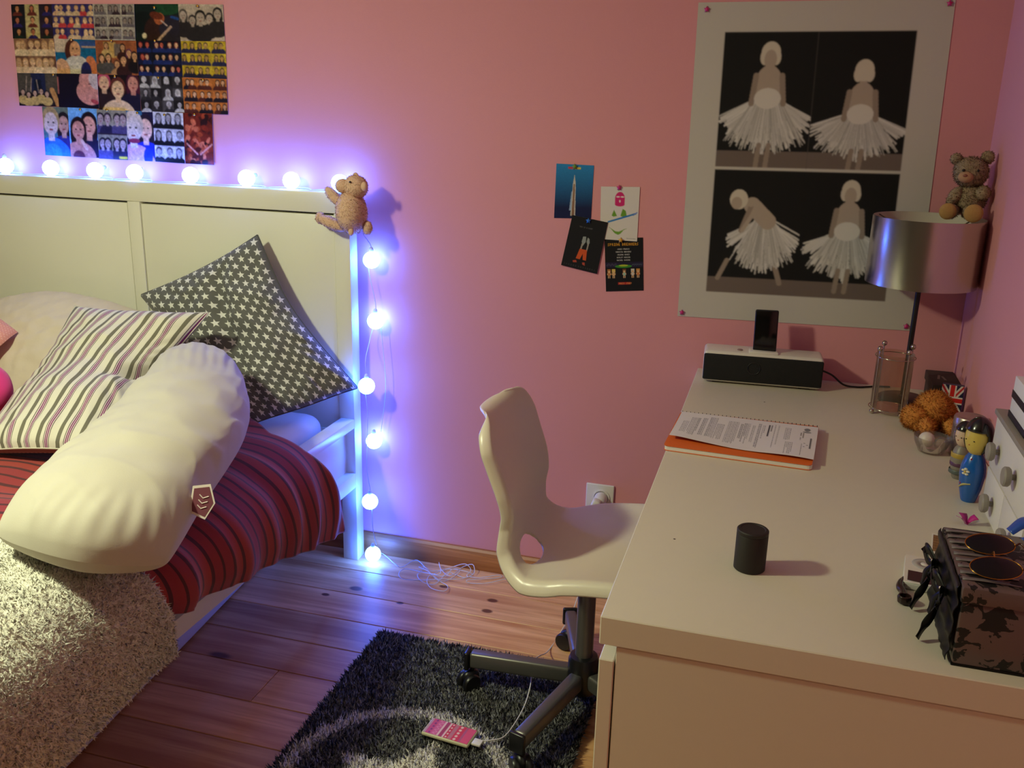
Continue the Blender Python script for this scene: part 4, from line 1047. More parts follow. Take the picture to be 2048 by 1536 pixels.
q = [on_z(848, 1464, zph), on_z(862, 1438, zph), on_z(954, 1463, zph), on_z(936, 1493, zph)]
pc = sum(q)/4; ax = q[3]-q[0]+q[2]-q[1]; ang = math.atan2(ax[1], ax[0])
phn = thing('phone', (pc[0], pc[1], .028), 'phone in a pink and white patterned case charging on the rug', 'phone')
V, F = rbox((.119, .0605, .0095), .004, 3); mesh('body', rotz(V, ang)+np.array([pc[0], pc[1], zph-.002]), F, mat('phone_case_side', (196, 190, 160), rough=.4), phn, sharp=40)
crn = rotz(np.array([(-.056, -.027, 0), (-.056, .027, 0), (.056, .027, 0), (.056, -.027, 0)]), ang)+np.array([pc[0], pc[1], zph+.0034])
print_sheet('case_print', [crn[0], crn[1], crn[2], crn[3]], c, attr_mat('case_print_gloss', rough=.3), phn, thick=.0006)
V, F = rbox((.022, .022, .006), .002, 2); mesh('connector', rotz(V+np.array([.0725, -.006, 0]), ang)+np.array([pc[0], pc[1], zph-.001]), F, PLAS, phn, sharp=40)

# ------------------------------------------------------------------ swivel chair
SHELL = mat('white_shell_plastic', (226, 216, 200), rough=.30, bscale=500, bstr=.05)
STEEL = mat('grey_lacquered_steel', (112, 110, 106), rough=.38, metal=.6)
BLK = mat('black_plastic', (22, 22, 24), rough=.35)
CX, CY = -.815, -.625
ch = thing('swivel_chair', (CX, CY, 0), 'white plastic shell swivel chair on a five-star base pushed to the desk', 'chair')
prof = catmull([(-.555, 0, .418), (-.60, 0, .448), (-.68, 0, .458), (-.77, 0, .452), (-.85, 0, .440), (-.915, 0, .440), (-.958, 0, .470), (-.978, 0, .53), (-.988, 0, .60), (-1.010, 0, .665), (-1.033, 0, .730), (-1.052, 0, .778)], 110)
arc = np.concatenate([[0], np.cumsum(np.linalg.norm(np.diff(prof, axis=0), axis=1))]); A = arc/arc[-1]
hw = np.interp(A, [0, .06, .20, .42, .50, .585, .66, .76, .90, 1.0], [.185, .215, .232, .226, .212, .172, .160, .176, .182, .170])
nu = 61; u = np.linspace(-1, 1, nu)
Tn = np.gradient(prof, axis=0); Tn /= np.linalg.norm(Tn, axis=1)[:, None]
nrm = np.stack([Tn[:, 2], np.zeros(len(A)), -Tn[:, 0]], 1)           # towards the sitter
G = np.zeros((len(A), nu, 3))
seat = np.clip((.5-A)/.12, 0, 1); backp = np.clip((A-.60)/.1, 0, 1)
ycen = -.630
for k in range(len(A)):
    # rounded outline at both ends
    e = max(0, (A[k]-.895)/.105); w = hw[k]*(.46+.54*math.sqrt(max(0, 1-e*e))); e2 = max(0, (.07-A[k])/.07); w *= 1-.30*e2**2.4
    dish = (.018*seat[k]+.024*backp[k]+.008)*(np.abs(u)**2.3)
    lip = np.clip((np.abs(u)-.90)/.10, 0, 1)
    roll = .030*(1-np.sqrt(np.clip(1-lip**2, 0, 1)))
    le = np.clip((A[k]-.955)/.045, 0, 1); lf = np.clip((.045-A[k])/.045, 0, 1)
    roll = np.maximum(roll*(1-.75*le), .030*(1-math.sqrt(max(0, 1-le*le)))); roll = np.maximum(roll, .02*(1-math.sqrt(max(0, 1-lf*lf))))
    G[k] = prof[k]+nrm[k]*(dish-roll)[:, None]; G[k, :, 1] = ycen+w*u
i = np.arange(len(A)*nu).reshape(len(A), nu)
F = []
HA, HU, RA, RU = .535, -.34, .044, .32       # the slot between seat and back
HOLE = np.sqrt(((A[:, None]-HA)/RA)**2+((u[None, :]-HU)/RU)**2)
G0 = G.copy()
def shell_at(a_, u_):
    fa = np.interp(a_, A, np.arange(len(A))); fu = (u_+1)/2*(nu-1); ia_, iu_ = int(min(fa, len(A)-2)), int(min(fu, nu-2)); ta, tu = fa-ia_, fu-iu_
    return (G0[ia_, iu_]*(1-tu)+G0[ia_, iu_+1]*tu)*(1-ta)+(G0[ia_+1, iu_]*(1-tu)+G0[ia_+1, iu_+1]*tu)*ta
for a in range(len(A)):
    for j in range(nu):
        if .35 < HOLE[a, j] < 1: G[a, j] = shell_at(HA+(A[a]-HA)/HOLE[a, j], HU+(u[j]-HU)/HOLE[a, j])
for a in range(len(A)-1):
    for j in range(nu-1):
        am, um = (A[a]+A[a+1])/2, (u[j]+u[j+1])/2
        if all(HOLE[x_, y_] < 1 for x_ in (a, a+1) for y_ in (j, j+1)): continue
        F.append([int(i[a, j]), int(i[a, j+1]), int(i[a+1, j+1]), int(i[a+1, j])])
sh = mesh('seat_shell', G.reshape(-1, 3), F, SHELL, ch)
md = sh.modifiers.new('thickness', 'SOLIDIFY'); md.thickness = .007; md.offset = 0
md = sh.modifiers.new('smooth', 'SUBSURF'); md.levels = 1; md.render_levels = 1
lathe('column', [(.0215, .16), (.0215, .375), (.014, .378)], STEEL, ch, (CX, CY, 0), 28)
lathe('column_collar', [(.0235, .368), (.0235, .392), (.05, .398), (.05, .410), (.03, .412)], BLK, ch, (CX, CY, 0), 28)
V, F = rbox((.17, .17, .014), .005, 2); mesh('seat_plate', V+np.array([CX, CY, .418]), F, BLK, ch, sharp=40)
lathe('hub', [(.033, .065), (.037, .075), (.037, .150), (.033, .160), (.024, .163)], BLK, ch, (CX, CY, 0), 28)
for a in (180, 252, 108, 36, 324):
    an = math.radians(a+1.0); dx = np.array([math.cos(an), math.sin(an), 0])
    L = .285
    V, F = rbox((L-.03, .034, .042), .008, 3); V[:, 2] += .105
    V[:, 0] += .03+(L-.03)/2; tt = (V[:, 0]-.03)/L; V[:, 2] = V[:, 2]-.010*tt; V[:, 1] *= 1-.12*tt
    lg = mesh('leg', rotz(V, an)+np.array([CX, CY, 0]), F, STEEL, ch, sharp=40)
    V, F = rbox((.012, .040, .050), .005, 3); mesh('end_cap', rotz(V+np.array([L+.006, 0, .094]), an)+np.array([CX, CY, 0]), F, BLK, lg, sharp=40)
    # twin-wheel castor
    cp = np.array([CX, CY, 0])+dx*(L-.005)
    parts = []
    zw = .0245+(.021 if (RX0 < cp[0] < RX1 and RY0 < cp[1] < RY1) else 0)*.5
    yaw = an+.9
    for sx_ in (-1, 1):
        V, F = lathe_data([(.002, 0), (.018, 0), (.023, .003), (.0245, .007), (.0245, .014), (.022, .018), (.004, .019)], 22)
        V = rotx(V, math.pi/2*sx_)+np.array([.010, -.0035*sx_, 0]); parts.append((V, F))
    V, F = join(parts); cs = mesh('castor', rotz(V, yaw)+cp+np.array([0, 0, zw]), F, BLK, ch, sharp=40)
    V, F = ball_data((0.004, 0, .014), (.024, .015, .018), 16, 10); V2, F2 = lathe_data([(.006, .02), (.006, .058)], 10)
    V, F = join([(V, F), (V2, F2)]); mesh('castor_hood', rotz(V, yaw)+cp+np.array([0, 0, zw]), F, BLK, cs, sharp=50)

# ------------------------------------------------------------------ desk
DW = mat('desk_white_foil', (216, 208, 192), rough=.42, nscale=40, namt=.015)
dk = thing('desk', (-.33, -.70, 0), 'long white desk standing along the right wall', 'desk')
box('tabletop', -.651, -.002, -1.400, -.002, .685, .730, DW, dk, .0015, 1)
cab = box('cabinet_side', -.626, -.004, -1.397, -1.372, 0, .6835, DW, dk, .001, 1)
box('cabinet_side', -.626, -.004, -.985, -.960, 0, .6835, DW, dk, .001, 1)
box('cabinet_back', -.030, -.006, -1.372, -.985, .02, .683, DW, dk, 0)
box('cabinet_floor', -.620, -.030, -1.372, -.985, .03, .05, DW, dk, 0)
box('drawer_front', -.650, -.628, -1.398, -.962, .355, .660, DW, dk, .0015, 1)
box('drawer_front', -.650, -.628, -1.398, -.962, .035, .351, DW, dk, .0015, 1)
box('end_panel', -.62, -.02, -.050, -.012, 0, .685, DW, dk, .001, 1)
box('rear_panel', -.040, -.020, -.960, -.050, .35, .685, DW, dk, .001, 1)
ZT = .730

# black cylinder
p = on_z(1498, 1136, ZT)
bc = thing('cylinder_pot', (p[0], p[1], ZT), 'small black cylinder standing alone near the front of the desk', 'cylinder')
MBK = mat('matt_black', (34, 28, 26), rough=.6)
lathe('body', [(.0, 0), (.0230, 0), (.0245, .0015), (.0245, .0600), (.0240, .0610)], MBK, bc, p, 40)
lathe('lid', [(.0240, .0612), (.0245, .0620), (.0245, .0665), (.0230, .0680), (.0195, .0682), (.0185, .0672), (.0, .0670)], MBK, bc, p, 40)

# docking speaker with a phone on it
WGL = mat('white_gloss_plastic', (226, 220, 212), rough=.25)
GRI = mat('black_speaker_cloth', (16, 16, 18), rough=.8, bscale=900, bstr=.5)
pL, pR = on_z(1403, 765, ZT), on_z(1642, 785, ZT)
dc = (pL+pR)/2; da = math.atan2(pR[1]-pL[1], pR[0]-pL[0]); dw = np.linalg.norm(pR-pL)
ds = thing('speaker_dock', (dc[0], dc[1]+.05, ZT), 'white docking speaker with a black front grille at the back of the desk', 'speaker')
def dl(V): return rotz(V, da)+np.array([dc[0], dc[1], ZT])
V, F = rbox((dw, .090, .083), .010, 4); mesh('body', dl(V+np.array([0, .049, .0455])), F, WGL, ds, sharp=45)
V, F = rbox((dw-.002, .010, .070), .004, 3); gr = mesh('grille', dl(V+np.array([0, .0025, .0455])), F, GRI, ds, sharp=45)
V, F = lathe_data([(.0165, 0), (.0165, .0012), (.0150, .0012), (.0150, 0)], 32, close=False); mesh('badge_ring', dl(rotx(V, math.pi/2)+np.array([-.022, -.0028, .050])), F, mat('dark_ring', (34, 36, 40), rough=.3), gr)
V, F = rbox((.075, .040, .010), .004, 2); mesh('dock_cradle', dl(V+np.array([.0, .030, .088])), F, WGL, ds, sharp=45)
V, F = lathe_data([(.007, 0), (.007, .002), (.0055, .003), (0, .003)], 18); mesh('button', dl(V+np.array([-.060, .035, .0868])), F, mat('grey_button', (150, 120, 116), rough=.4), ds)
for sx_ in (-1, 1):
    V, F = rbox((.03, .06, .004), .001, 1); mesh('foot', dl(V+np.array([sx_*.11, .05, .002])), F, BLK, ds)
pq = [on_y(511+1000, 627, -.100), on_y(1558, 630, -.100), on_y(1551, 706, -.100), on_y(1505, 702, -.100)]
pcx = sum(pq)/4
dp = thing('phone', (pcx[0], pcx[1], .825), 'black phone standing upright in the docking speaker', 'phone')
PHB = mat('black_glass', (8, 8, 10), rough=.12); 
V, F = rbox((.0590, .0095, .110), .0045, 4); mesh('body', roty(rotx(V, -.12), -.03)+np.array([pcx[0], -.100, .873]), F, BLK, dp, sharp=50)
V, F = rbox((.0545, .0012, .104), .0005, 2); mesh('screen', roty(rotx(V+np.array([0, -.0048, 0]), -.12), -.03)+np.array([pcx[0], -.100, .873]), F, PHB, dp, sharp=50)
tube('power_cable', [dl(np.array([[dw/2-.004, .06, .045]]))[0], (-.300, -.062, .762), (-.268, -.058, .738), (-.232, -.052, .7335), (-.19, -.03, .7335), (-.15, -.018, .7335)], .0026, BLK, ds, 8, 40)

# spiral notebook with printed sheets
ORG = mat('orange_card', (222, 104, 34), rough=.6); PAD = mat('paper_block', (230, 226, 220), rough=.8)
z1, z2 = ZT+.0006, ZT+.0125
cn = [on_z(1327, 890, ZT+.012), on_z(1624, 931, ZT+.012), on_z(1638, 853, ZT+.012), on_z(1362, 823, ZT+.012)]
nb_ = thing('notebook', ((cn[0]+cn[2])/2*[1, 1, 0]+[0, 0, ZT]), 'orange spiral notebook lying on the desk under printed sheets', 'notebook')
def quad_slab(name, q, za, zb, m, parent, r=.010):
    q = [np.array([*p_[:2], 0]) for p_ in q]; P = []
    for k in range(4):
        a, b_, c_ = q[k-1], q[k], q[(k+1) % 4]; d1, d2 = (a-b_)/np.linalg.norm(a-b_), (c_-b_)/np.linalg.norm(c_-b_)
        for tt in np.linspace(0, 1, 5): P.append(b_+d1*r*(1-tt)**2+d2*r*tt**2)
    P = np.array(P); n_ = len(P); V = np.vstack([P+[0, 0, za], P+[0, 0, zb]])
    F = [list(range(n_))[::-1], [n_+j for j in range(n_)]]+[[j, (j+1) % n_, n_+(j+1) % n_, n_+j] for j in range(n_)]
    return mesh(name, V, F, m, parent, smooth=False)
quad_slab('back_cover', cn, ZT+.0004, ZT+.0016, ORG, nb_)
quad_slab('page_block', [p_*.998+nb_.location[0]*0 for p_ in cn], ZT+.0016, ZT+.0105, PAD, nb_)
quad_slab('front_cover', cn, ZT+.0105, ZT+.0120, ORG, nb_)
parts = []
e0, e1 = cn[3]+[.004, 0, 0], cn[2]-[.004, 0, 0]
for k in range(34):
    p_ = e0+(e1-e0)*k/33; a = np.linspace(-.9, math.pi+.9, 12)
    parts.append(tube_data(np.stack([np.full(12, p_[0]), p_[1]-.002+.0055*np.cos(a+math.pi/2)*-1*-1, ZT+.0075+.0068*np.sin(a+math.pi/2)], 1), .0008, 5))
V, F = join(parts); mesh('spiral_binding', V, F, mat('dark_wire', (60, 50, 46), rough=.35, metal=.8), nb_)
# text sheet: lines run away from the viewer
c = Canvas(220, 170, (226, 222, 226))
r_ = random.Random(9)
def para(xa, xb, ya, yb, step, cc=(120, 118, 128)):
    x = xa
    while x < xb:
        end = yb-(r_.random()*.25 if r_.random() < .25 else r_.random()*.03); y_ = ya+(0.0)
        while y_ < end:
            w_ = r_.uniform(.015, .05); c.rect(x, y_, x+step*.45, min(end, y_+w_), cc); y_ += w_+.010
        x += step
for xa, xb, ya, yb in ((.05, .085, .35, .80), (.10, .165, .18, .86), (.185, .215, .16, .80), (.235, .285, .10, .82), (.295, .345, .30, .84), (.37, .445, .15, .88), (.46, .475, .2, .7), (.485, .525, .16, .84), (.545, .56, .2, .75), (.585, .60, .12, .9), (.615, .635, .16, .6), (.70, .705, .1, .85), (.725, .735, .1, .75), (.775, .815, .15, .55), (.79, .845, .60, .97), (.885, .895, .40, .5), (.90, .905, .60, .95)):
    para(xa, xb, ya, yb, .0115)
c.rect(.655, .12, .667, .5, (60, 58, 66)); c.rect(.675, .12, .682, .33, (90, 88, 96)); c.rect(.955, .40, .966, .72, (90, 88, 96)); c.ell(.925, .14, .022, .05, (130, 130, 136)); c.ell(.925, .22, .03, .03, (150, 150, 156)); c.rect(.90, .25, .907, .42, (110, 100, 90)); c.rect(.885, .25, .892, .36, (110, 100, 90))
for k in range(3): c.ell(.92+.02*(k % 2), .58+.05*k, .006, .01, (110, 110, 116))
zq = ZT+.0150
q = [on_z(1364, 824, zq), on_z(1637, 856, zq), on_z(1627, 921, zq), on_z(1338, 876, zq)]
q = [q[3], q[2], q[1], q[0]][::-1]
o = print_sheet('printed_sheet', q, c, PAPER, thick=.0005, curl=lambda S, T: .0015+.006*np.exp(-((S)/.16)**2)*T**2+.002*T*np.sin(S*9))
tag(o, 'printed white sheets of text lying on the orange notebook', 'paper')
# small ink marks left on the tabletop
IMK = mat('ink_mark', (70, 56, 50), rough=.7)
for (u_, v_, r2) in ((1349, 1078, .0022), (1529, 804, .0022)):
    p_ = on_z(u_, v_, ZT); lathe('ink_mark', [(0, 0), (r2, 0), (r2*.7, .0003), (0, .0003)], IMK, dk, (p_[0], p_[1], ZT), 10)

# ------------------------------------------------------------------ table lamp
SHD = mat('brushed_silver_shade', (200, 196, 188), rough=.20, metal=1.0)
_b = SHD.node_tree.nodes['Principled BSDF']; _b.inputs['Anisotropic'].default_value = .75
_tg = SHD.node_tree.nodes.new('ShaderNodeTangent'); _tg.direction_type = 'RADIAL'; _tg.axis = 'Z'; SHD.node_tree.links.new(_tg.outputs[0], _b.inputs['Tangent'])
SHI = mat('white_shade_lining', (206, 198, 184), rough=.7)
LX, LY, LR = -.1305, -.1315, .1265
lm = thing('table_lamp', (LX, LY, ZT), 'unlit table lamp with a wide brushed silver drum shade in the desk corner', 'lamp')
lathe('base', [(0, 0), (.058, 0), (.060, .002), (.060, .009), (.056, .012), (.012, .014), (.009, .018)], BLK, lm, (LX, LY, ZT), 40)
lathe('pole', [(.0065, .012), (.0065, .395)], BLK, lm, (LX, LY, ZT), 16)
V, F = lathe_data([(LR, 0), (LR, .160), (LR-.0016, .160), (LR-.0016, 0), (LR, 0)], 72, (LX, LY, 1.030), close=False)
fm = []
for k in range(4): fm += [0 if k in (0, 1, 3) else 1]*72
sd = mesh('lamp_shade', V, F, None, lm, mats=[SHD, SHI], fmat=fm, sharp=40)
parts = [tube_data([(LX, LY, 1.125), (LX+(LR-.002)*math.cos(a), LY+(LR-.002)*math.sin(a), 1.185)], .0015, 6) for a in (.5, 2.6, 4.7)]
V, F = join(parts); mesh('spider_fitting', V, F, STEEL, sd)
lathe('bulb_holder', [(.014, .32), (.016, .325), (.016, .36), (.010, .365)], BLK, lm, (LX, LY, ZT), 18)
lathe('bulb', [(.010, .365), (.013, .372), (.022, .392), (.024, .402), (.018, .416), (0, .422)], mat('unlit_bulb', (226, 220, 206), rough=.3), lm, (LX, LY, ZT), 22)

# ------------------------------------------------------------------ smoked glass holder in a wire stand
def glass_mat(name, rgb, rough=.08, alpha_mix=.75):
    m, t, b = new_mat(name)
    tr = t.new('ShaderNodeBsdfTransparent'); tr.inputs[0].default_value = (*lin(rgb), 1)
    gl = t.new('ShaderNodeBsdfGlossy'); gl.inputs[0].default_value = (1, 1, 1, 1); gl.inputs['Roughness'].default_value = rough
    fr = t.new('ShaderNodeFresnel'); fr.inputs[0].default_value = 1.45
    mx = t.new('ShaderNodeMixShader'); t.link(t.m('MULTIPLY', fr.outputs[0], .8), mx.inputs[0]); t.link(tr.outputs[0], mx.inputs[1]); t.link(gl.outputs[0], mx.inputs[2])
    df = t.new('ShaderNodeBsdfDiffuse'); df.inputs[0].default_value = (*lin(rgb), 1)
    m2 = t.new('ShaderNodeMixShader'); m2.inputs[0].default_value = 1-alpha_mix; t.link(mx.outputs[0], m2.inputs[1]); t.link(df.outputs[0], m2.inputs[2])
    t.link(m2.outputs[0], t.n['Material Output'].inputs[0])
    MATS[name] = m
    return m
SMOKE = glass_mat('smoked_glass', (226, 212, 198), .08, .94)
CLEAR = glass_mat('clear_glass', (246, 243, 240), .05, .96)
CHR = mat('chrome', (196, 188, 176), rough=.18, metal=1.0)
HX, HY, HR = -.173, -.240, .046
hd = thing('glass_holder', (HX, HY, ZT), 'smoked glass cylinder in a chrome wire stand beside the lamp', 'holder')
lathe('glass_cylinder', [(0, .014), (HR-.004, .014), (HR-.004, .148)], SMOKE, hd, (HX, HY, ZT), 44, close=False)
for k, a in enumerate((200, 290, 20, 110)):
    an = math.radians(a+12); px_, py_ = HX+HR*math.cos(an), HY+HR*math.sin(an)
    rd = tube('rod', [(px_, py_, ZT+.006), (px_, py_, ZT+.158)], .0015, CHR, hd, 8)
    ball('rod_ball', (px_, py_, ZT+.0062), .0060, CHR, rd, 14, 9); ball('rod_ball', (px_, py_, ZT+.161), .0065, CHR, rd, 14, 9)
for z_ in (.013, .140):
    a = np.linspace(0, 2*math.pi, 49); V, F = tube_data(np.stack([HX+HR*.985*np.cos(a), HY+HR*.985*np.sin(a), np.full(49, ZT+z_)], 1), .0012, 6, caps=False); mesh('ring', V, F, CHR, hd)

# ------------------------------------------------------------------ things in the desk corner
bx = thing('black_box', (-.045, -.085, ZT), 'dark lidded cardboard box in the desk corner behind the orange plush', 'box')
DKB = mat('dark_brown_card', (58, 48, 46), rough=.7, nscale=40, namt=.1)
box('tray', -.066, -.004, -.155, -.014, ZT, ZT+.040, DKB, bx, .002)
lid = box('lid', -.069, -.002, -.158, -.011, ZT+.034, ZT+.058, DKB, bx, .002)
V = np.array([(-.052, -.100, 0), (-.046, -.100, 0), (-.040, -.060, 0), (-.046, -.060, 0), (-.036, -.105, 0), (-.030, -.105, 0), (-.034, -.070, 0), (-.040, -.070, 0)])+[0, 0, ZT+.0584]
mesh('emblem', V, [[0, 1, 2, 3], [4, 5, 6, 7]], mat('silver_print', (120, 108, 104), rough=.5), lid, smooth=False)

c = Canvas(60, 84, (30, 34, 66))
c.line(-.05, -.03, 1.05, 1.03, .24, (226, 218, 212)); c.line(1.05, -.03, -.05, 1.03, .24, (226, 218, 212)); c.line(-.05, -.03, 1.05, 1.03, .09, (196, 40, 44)); c.line(1.05, -.03, -.05, 1.03, .09, (196, 40, 44))
c.rect(.33, 0, .67, 1, (226, 218, 212)); c.rect(.40, 0, .60, 1, (206, 36, 34)); c.rect(0, .38, 1, .62, (226, 218, 212)); c.rect(0, .43, 1, .57, (206, 36, 34))
fx = thing('flag_box', (-.028, -.205, ZT), 'small upright box printed with a red, white and blue flag', 'box')
V, F = rbox((.048, .016, .074), .001, 1); fa = -.20
mesh('carton', rotz(V, fa)+np.array([-.030, -.200, ZT+.037]), F, mat('flag_box_side', (60, 60, 90), rough=.5), fx, smooth=False)
qv = rotz(np.array([(-.024, -.0083, .037), (.024, -.0083, .037), (.024, -.0083, -.037), (-.024, -.0083, -.037)]), fa)+np.array([-.030, -.200, ZT+.037])
print_sheet('flag_print', list(qv), c, PAPER, fx, thick=.0003)

JX, JY = -.040, -.500
jr = thing('jar', (JX, JY, ZT), 'glass jar with a flat metal screw lid behind the dolls', 'jar')
lathe('glass_body', [(0, .001), (.030, .001), (.033, .004), (.033, .070), (.029, .076), (.027, .077), (.027, .074), (.031, .068), (.031, .006), (0, .004)], CLEAR, jr, (JX, JY, ZT), 36, close=False)
lathe('lid', [(.0315, .066), (.0325, .067), (.0325, .084), (.0305, .087), (.0290, .0862), (0, .0862)], mat('tin_lid', (186, 170, 160), rough=.3, metal=.8), jr, (JX, JY, ZT), 40)
lathe('contents', [(0, .006), (.030, .006), (.030, .05), (0, .052)], mat('mauve_contents', (130, 84, 104), rough=.7, nscale=120, namt=.4), jr, (JX, JY, ZT), 24)

# clear dish with two balls
DX, DY = -.108, -.505
dsh = thing('clear_dish', (DX, DY, ZT), 'clear glass dish holding a white ball in front of the orange plush', 'dish')
lathe('bowl', [(0, 0), (.020, 0), (.026, .003), (.036, .024), (.038, .036), (.0365, .036), (.0345, .024), (.025, .0052), (0, .003)], CLEAR, dsh, (DX, DY, ZT), 40, close=False)
tag(ball('white_ball', (DX-.012, DY-.004, ZT+.0285), .0165, mat('white_ball_plastic', (222, 212, 202), rough=.4)), 'white ball lying in the clear dish', 'ball')
tag(ball('glass_marble', (DX+.017, DY-.008, ZT+.0240), .0150, CLEAR), 'clear glass ball lying in the clear dish beside the white ball', 'ball')

# two small wooden dolls
HAIR = mat('black_gloss_hair', (14, 12, 14), rough=.2, coat=.5); SKN = mat('doll_face_cream', (222, 190, 160), rough=.4); SKY = mat('doll_face_yellow', (214, 186, 90), rough=.35)
def doll(root, x, y_, h, r, mb, mface, face_dir, tip=0.0):
    zb = ZT; c_ = np.array([x, y_, zb])
    bd = lathe('body', [(0, 0), (r*.62, 0), (r*.70, h*.02), (r*.98, h*.16), (r*1.14, h*.32), (r*1.10, h*.42), (r*.86, h*.52), (r*.58, h*.575)], mb, root, c_, 32)
    hz = zb+h*.760; rh = h*.146; rv = h*.222
    hd_ = ball('head', (x, y_, hz), (rh*.96, rh*.96, rv*.98), mface, root, 26, 18)
    # hair: shell covering the crown and the back of the head, open at the face
    V, F = ball_data((0, 0, 0), 1.0, 40, 26); fd = np.array([math.cos(face_dir), math.sin(face_dir), 0]); keep = []
    for f in F:
        m_ = V[f].mean(0); fr = m_@fd
        if m_[2] > .34 or fr < .30: 
            if m_[2] > -.75: keep.append(f)
    hr = mesh('hair', V*np.array([rh*1.10, rh*1.10, rv*1.06])+np.array([x, y_, hz+.001]), keep, HAIR, root)
    md_ = hr.modifiers.new('thick', 'SOLIDIFY'); md_.thickness = .0012
    up = np.array([0, 0, 1.0]); sd_ = np.cross(up, fd)
    for s_ in (-1, 1):
        d_ = fd*.90+sd_*.36*s_-up*.08; d_ /= np.linalg.norm(d_); ball('eye', np.array([x, y_, hz])+d_*[rh*.965, rh*.965, rv], (.0016, .0016, .0010), BLK, hd_, 8, 6)
    d_ = fd*.95-up*.32; d_ /= np.linalg.norm(d_); ball('mouth', np.array([x, y_, hz])+d_*[rh*.965, rh*.965, rv], (.0014, .0014, .0008), mat('doll_mouth', (170, 50, 50), rough=.5), hd_, 8, 6)
    return bd, fd, sd_
fdir = math.atan2(-.85, -1.0)
d1 = thing('doll', (-.075, -.648, ZT), 'small wooden doll with a grey and ochre body behind the blue one', 'doll', 'wooden dolls on the desk')
KG = stripe_mat('doll_grey_ochre', [(0, (150, 146, 136)), (.3, (176, 150, 70)), (.55, (150, 146, 136)), (.75, (90, 60, 84))], 1.0)
bd, fd, sd_ = doll(d1, -.075, -.648, .120, .0165, mat('doll_grey_robe', (140, 132, 120), rough=.4), SKN, fdir)
for k, (z_, w_, cc) in enumerate(((.045, .010, (186, 156, 66)), (.028, .008, (96, 60, 90)), (.012, .008, (90, 100, 96)))):
    lathe('robe_band', [(.0182, 0), (.0190, .001), (.0190, w_-.001), (.0182, w_)], mat('doll_band_%d' % k, cc, rough=.4), bd, (-.075, -.648, ZT+z_), 28, close=False)
d2 = thing('doll', (-.0735, -.764, ZT), 'wooden doll with a black bob, yellow face and glossy blue robe with a white flower', 'doll', 'wooden dolls on the desk')
BLU = mat('doll_blue_robe', (20, 92, 176), rough=.25, coat=.4)
bd, fd, sd_ = doll(d2, -.0735, -.764, .166, .0200, BLU, SKY, fdir)
cF = np.array([-.0735, -.764, ZT+.062])+fd*.0218-sd_*-.002; WF = mat('flower_white', (230, 224, 206), rough=.4)
up = np.array([0, 0, 1.0]); fl_ = ball('flower_heart', cF+fd*.0012, (.0026, .0026, .0026), mat('flower_heart_yellow', (206, 176, 96), rough=.4), bd, 10, 7)
for k in range(5):
    a = k*2*math.pi/5+.3; ball('petal', cF+(sd_*math.cos(a)+up*math.sin(a))*.0052, (.0036, .0036, .0022), WF, fl_, 10, 7)
for k, (a_, z_) in enumerate(((-.012, .084), (.008, .086), (-.010, .036))):
    d_ = fd+sd_*a_*40; d_ /= np.linalg.norm(d_); ball('robe_dot', np.array([-.0735, -.764, ZT+z_])+d_*(.0195*(1.0 if z_ < .08 else .80)), (.0024, .0024, .003), mat('robe_dot_red', (150, 40, 60), rough=.4), bd, 8, 6)
pb = np.array([-.0735, -.764, ZT+.032]); tube('robe_sash', [pb+(fd*.9-sd_*.45)*.0208+up*-.004, pb+fd*.0214+up*.004, pb+(fd*.8+sd_*.6)*.0212+up*.008], [.0012, .0022, .0012], mat('sash_ochre', (190, 176, 110), rough=.4), bd, 8, 14)

# ------------------------------------------------------------------ little chest of drawers against the wall
WCH = mat('chest_white', (226, 220, 216), rough=.45); GRT = mat('chest_grey', (150, 142, 134), rough=.5)
cx0, cx1, cy0, cy1, cz1 = -.056, -.003, -1.085, -.790, .922
ck = thing('drawer_chest', (-.03, -.94, ZT), 'small white chest of drawers with grey knobs against the right wall', 'drawer chest')
box('carcass', cx0+.004, cx1, cy0, cy1, ZT, cz1-.010, WCH, ck, .001)
box('top', cx0-.004, cx1, cy0-.003, cy1+.003, cz1-.010, cz1, GRT, ck, .002)
def knob(parent, y_, z_):
    V, F = lathe_data([(.005, 0), (.005, .006), (.014, .008), (.0165, .011), (.0165, .017), (.0140, .0195), (0, .020)], 28)
    return mesh('knob', roty(V, -math.pi/2)+np.array([cx0, y_, z_]), F, GRT, parent, sharp=40)
ym_ = (cy0+cy1)/2
zm_ = .815
dr = box('drawer', cx0, cx0+.006, cy0+.004, cy1-.004, zm_+.0015, cz1-.014, WCH, ck, .001)
knob(dr, -.852, .860); knob(dr, -.985, .864)
for ya, yb, yk in ((cy0+.004, ym_-.001, -1.02), (ym_+.001, cy1-.004, -.872)):
    dr = box('drawer', cx0, cx0+.006, ya, yb, ZT+.006, zm_-.0015, WCH, ck, .001); knob(dr, yk, .770)
# striped black and white box on the chest
sb = thing('striped_box', (-.03, -.90, cz1), 'white box with black bands standing on the small chest', 'box')
WBX = mat('white_card', (226, 222, 224), rough=.6); BBX = mat('black_card', (20, 16, 20), rough=.5)
bx0, bx1, by0, by1 = -.047, -.004, -.955, -.832
box('carton', bx0, bx1, by0, by1, cz1+.0105, cz1+.074, WBX, sb, .001)
box('black_base', bx0-.0015, bx1, by0-.0015, by1+.0015, cz1+.0005, cz1+.012, BBX, sb, .001)
box('black_band', bx0-.001, bx1, by0-.001, by1+.001, cz1+.036, cz1+.049, BBX, sb, .0005)

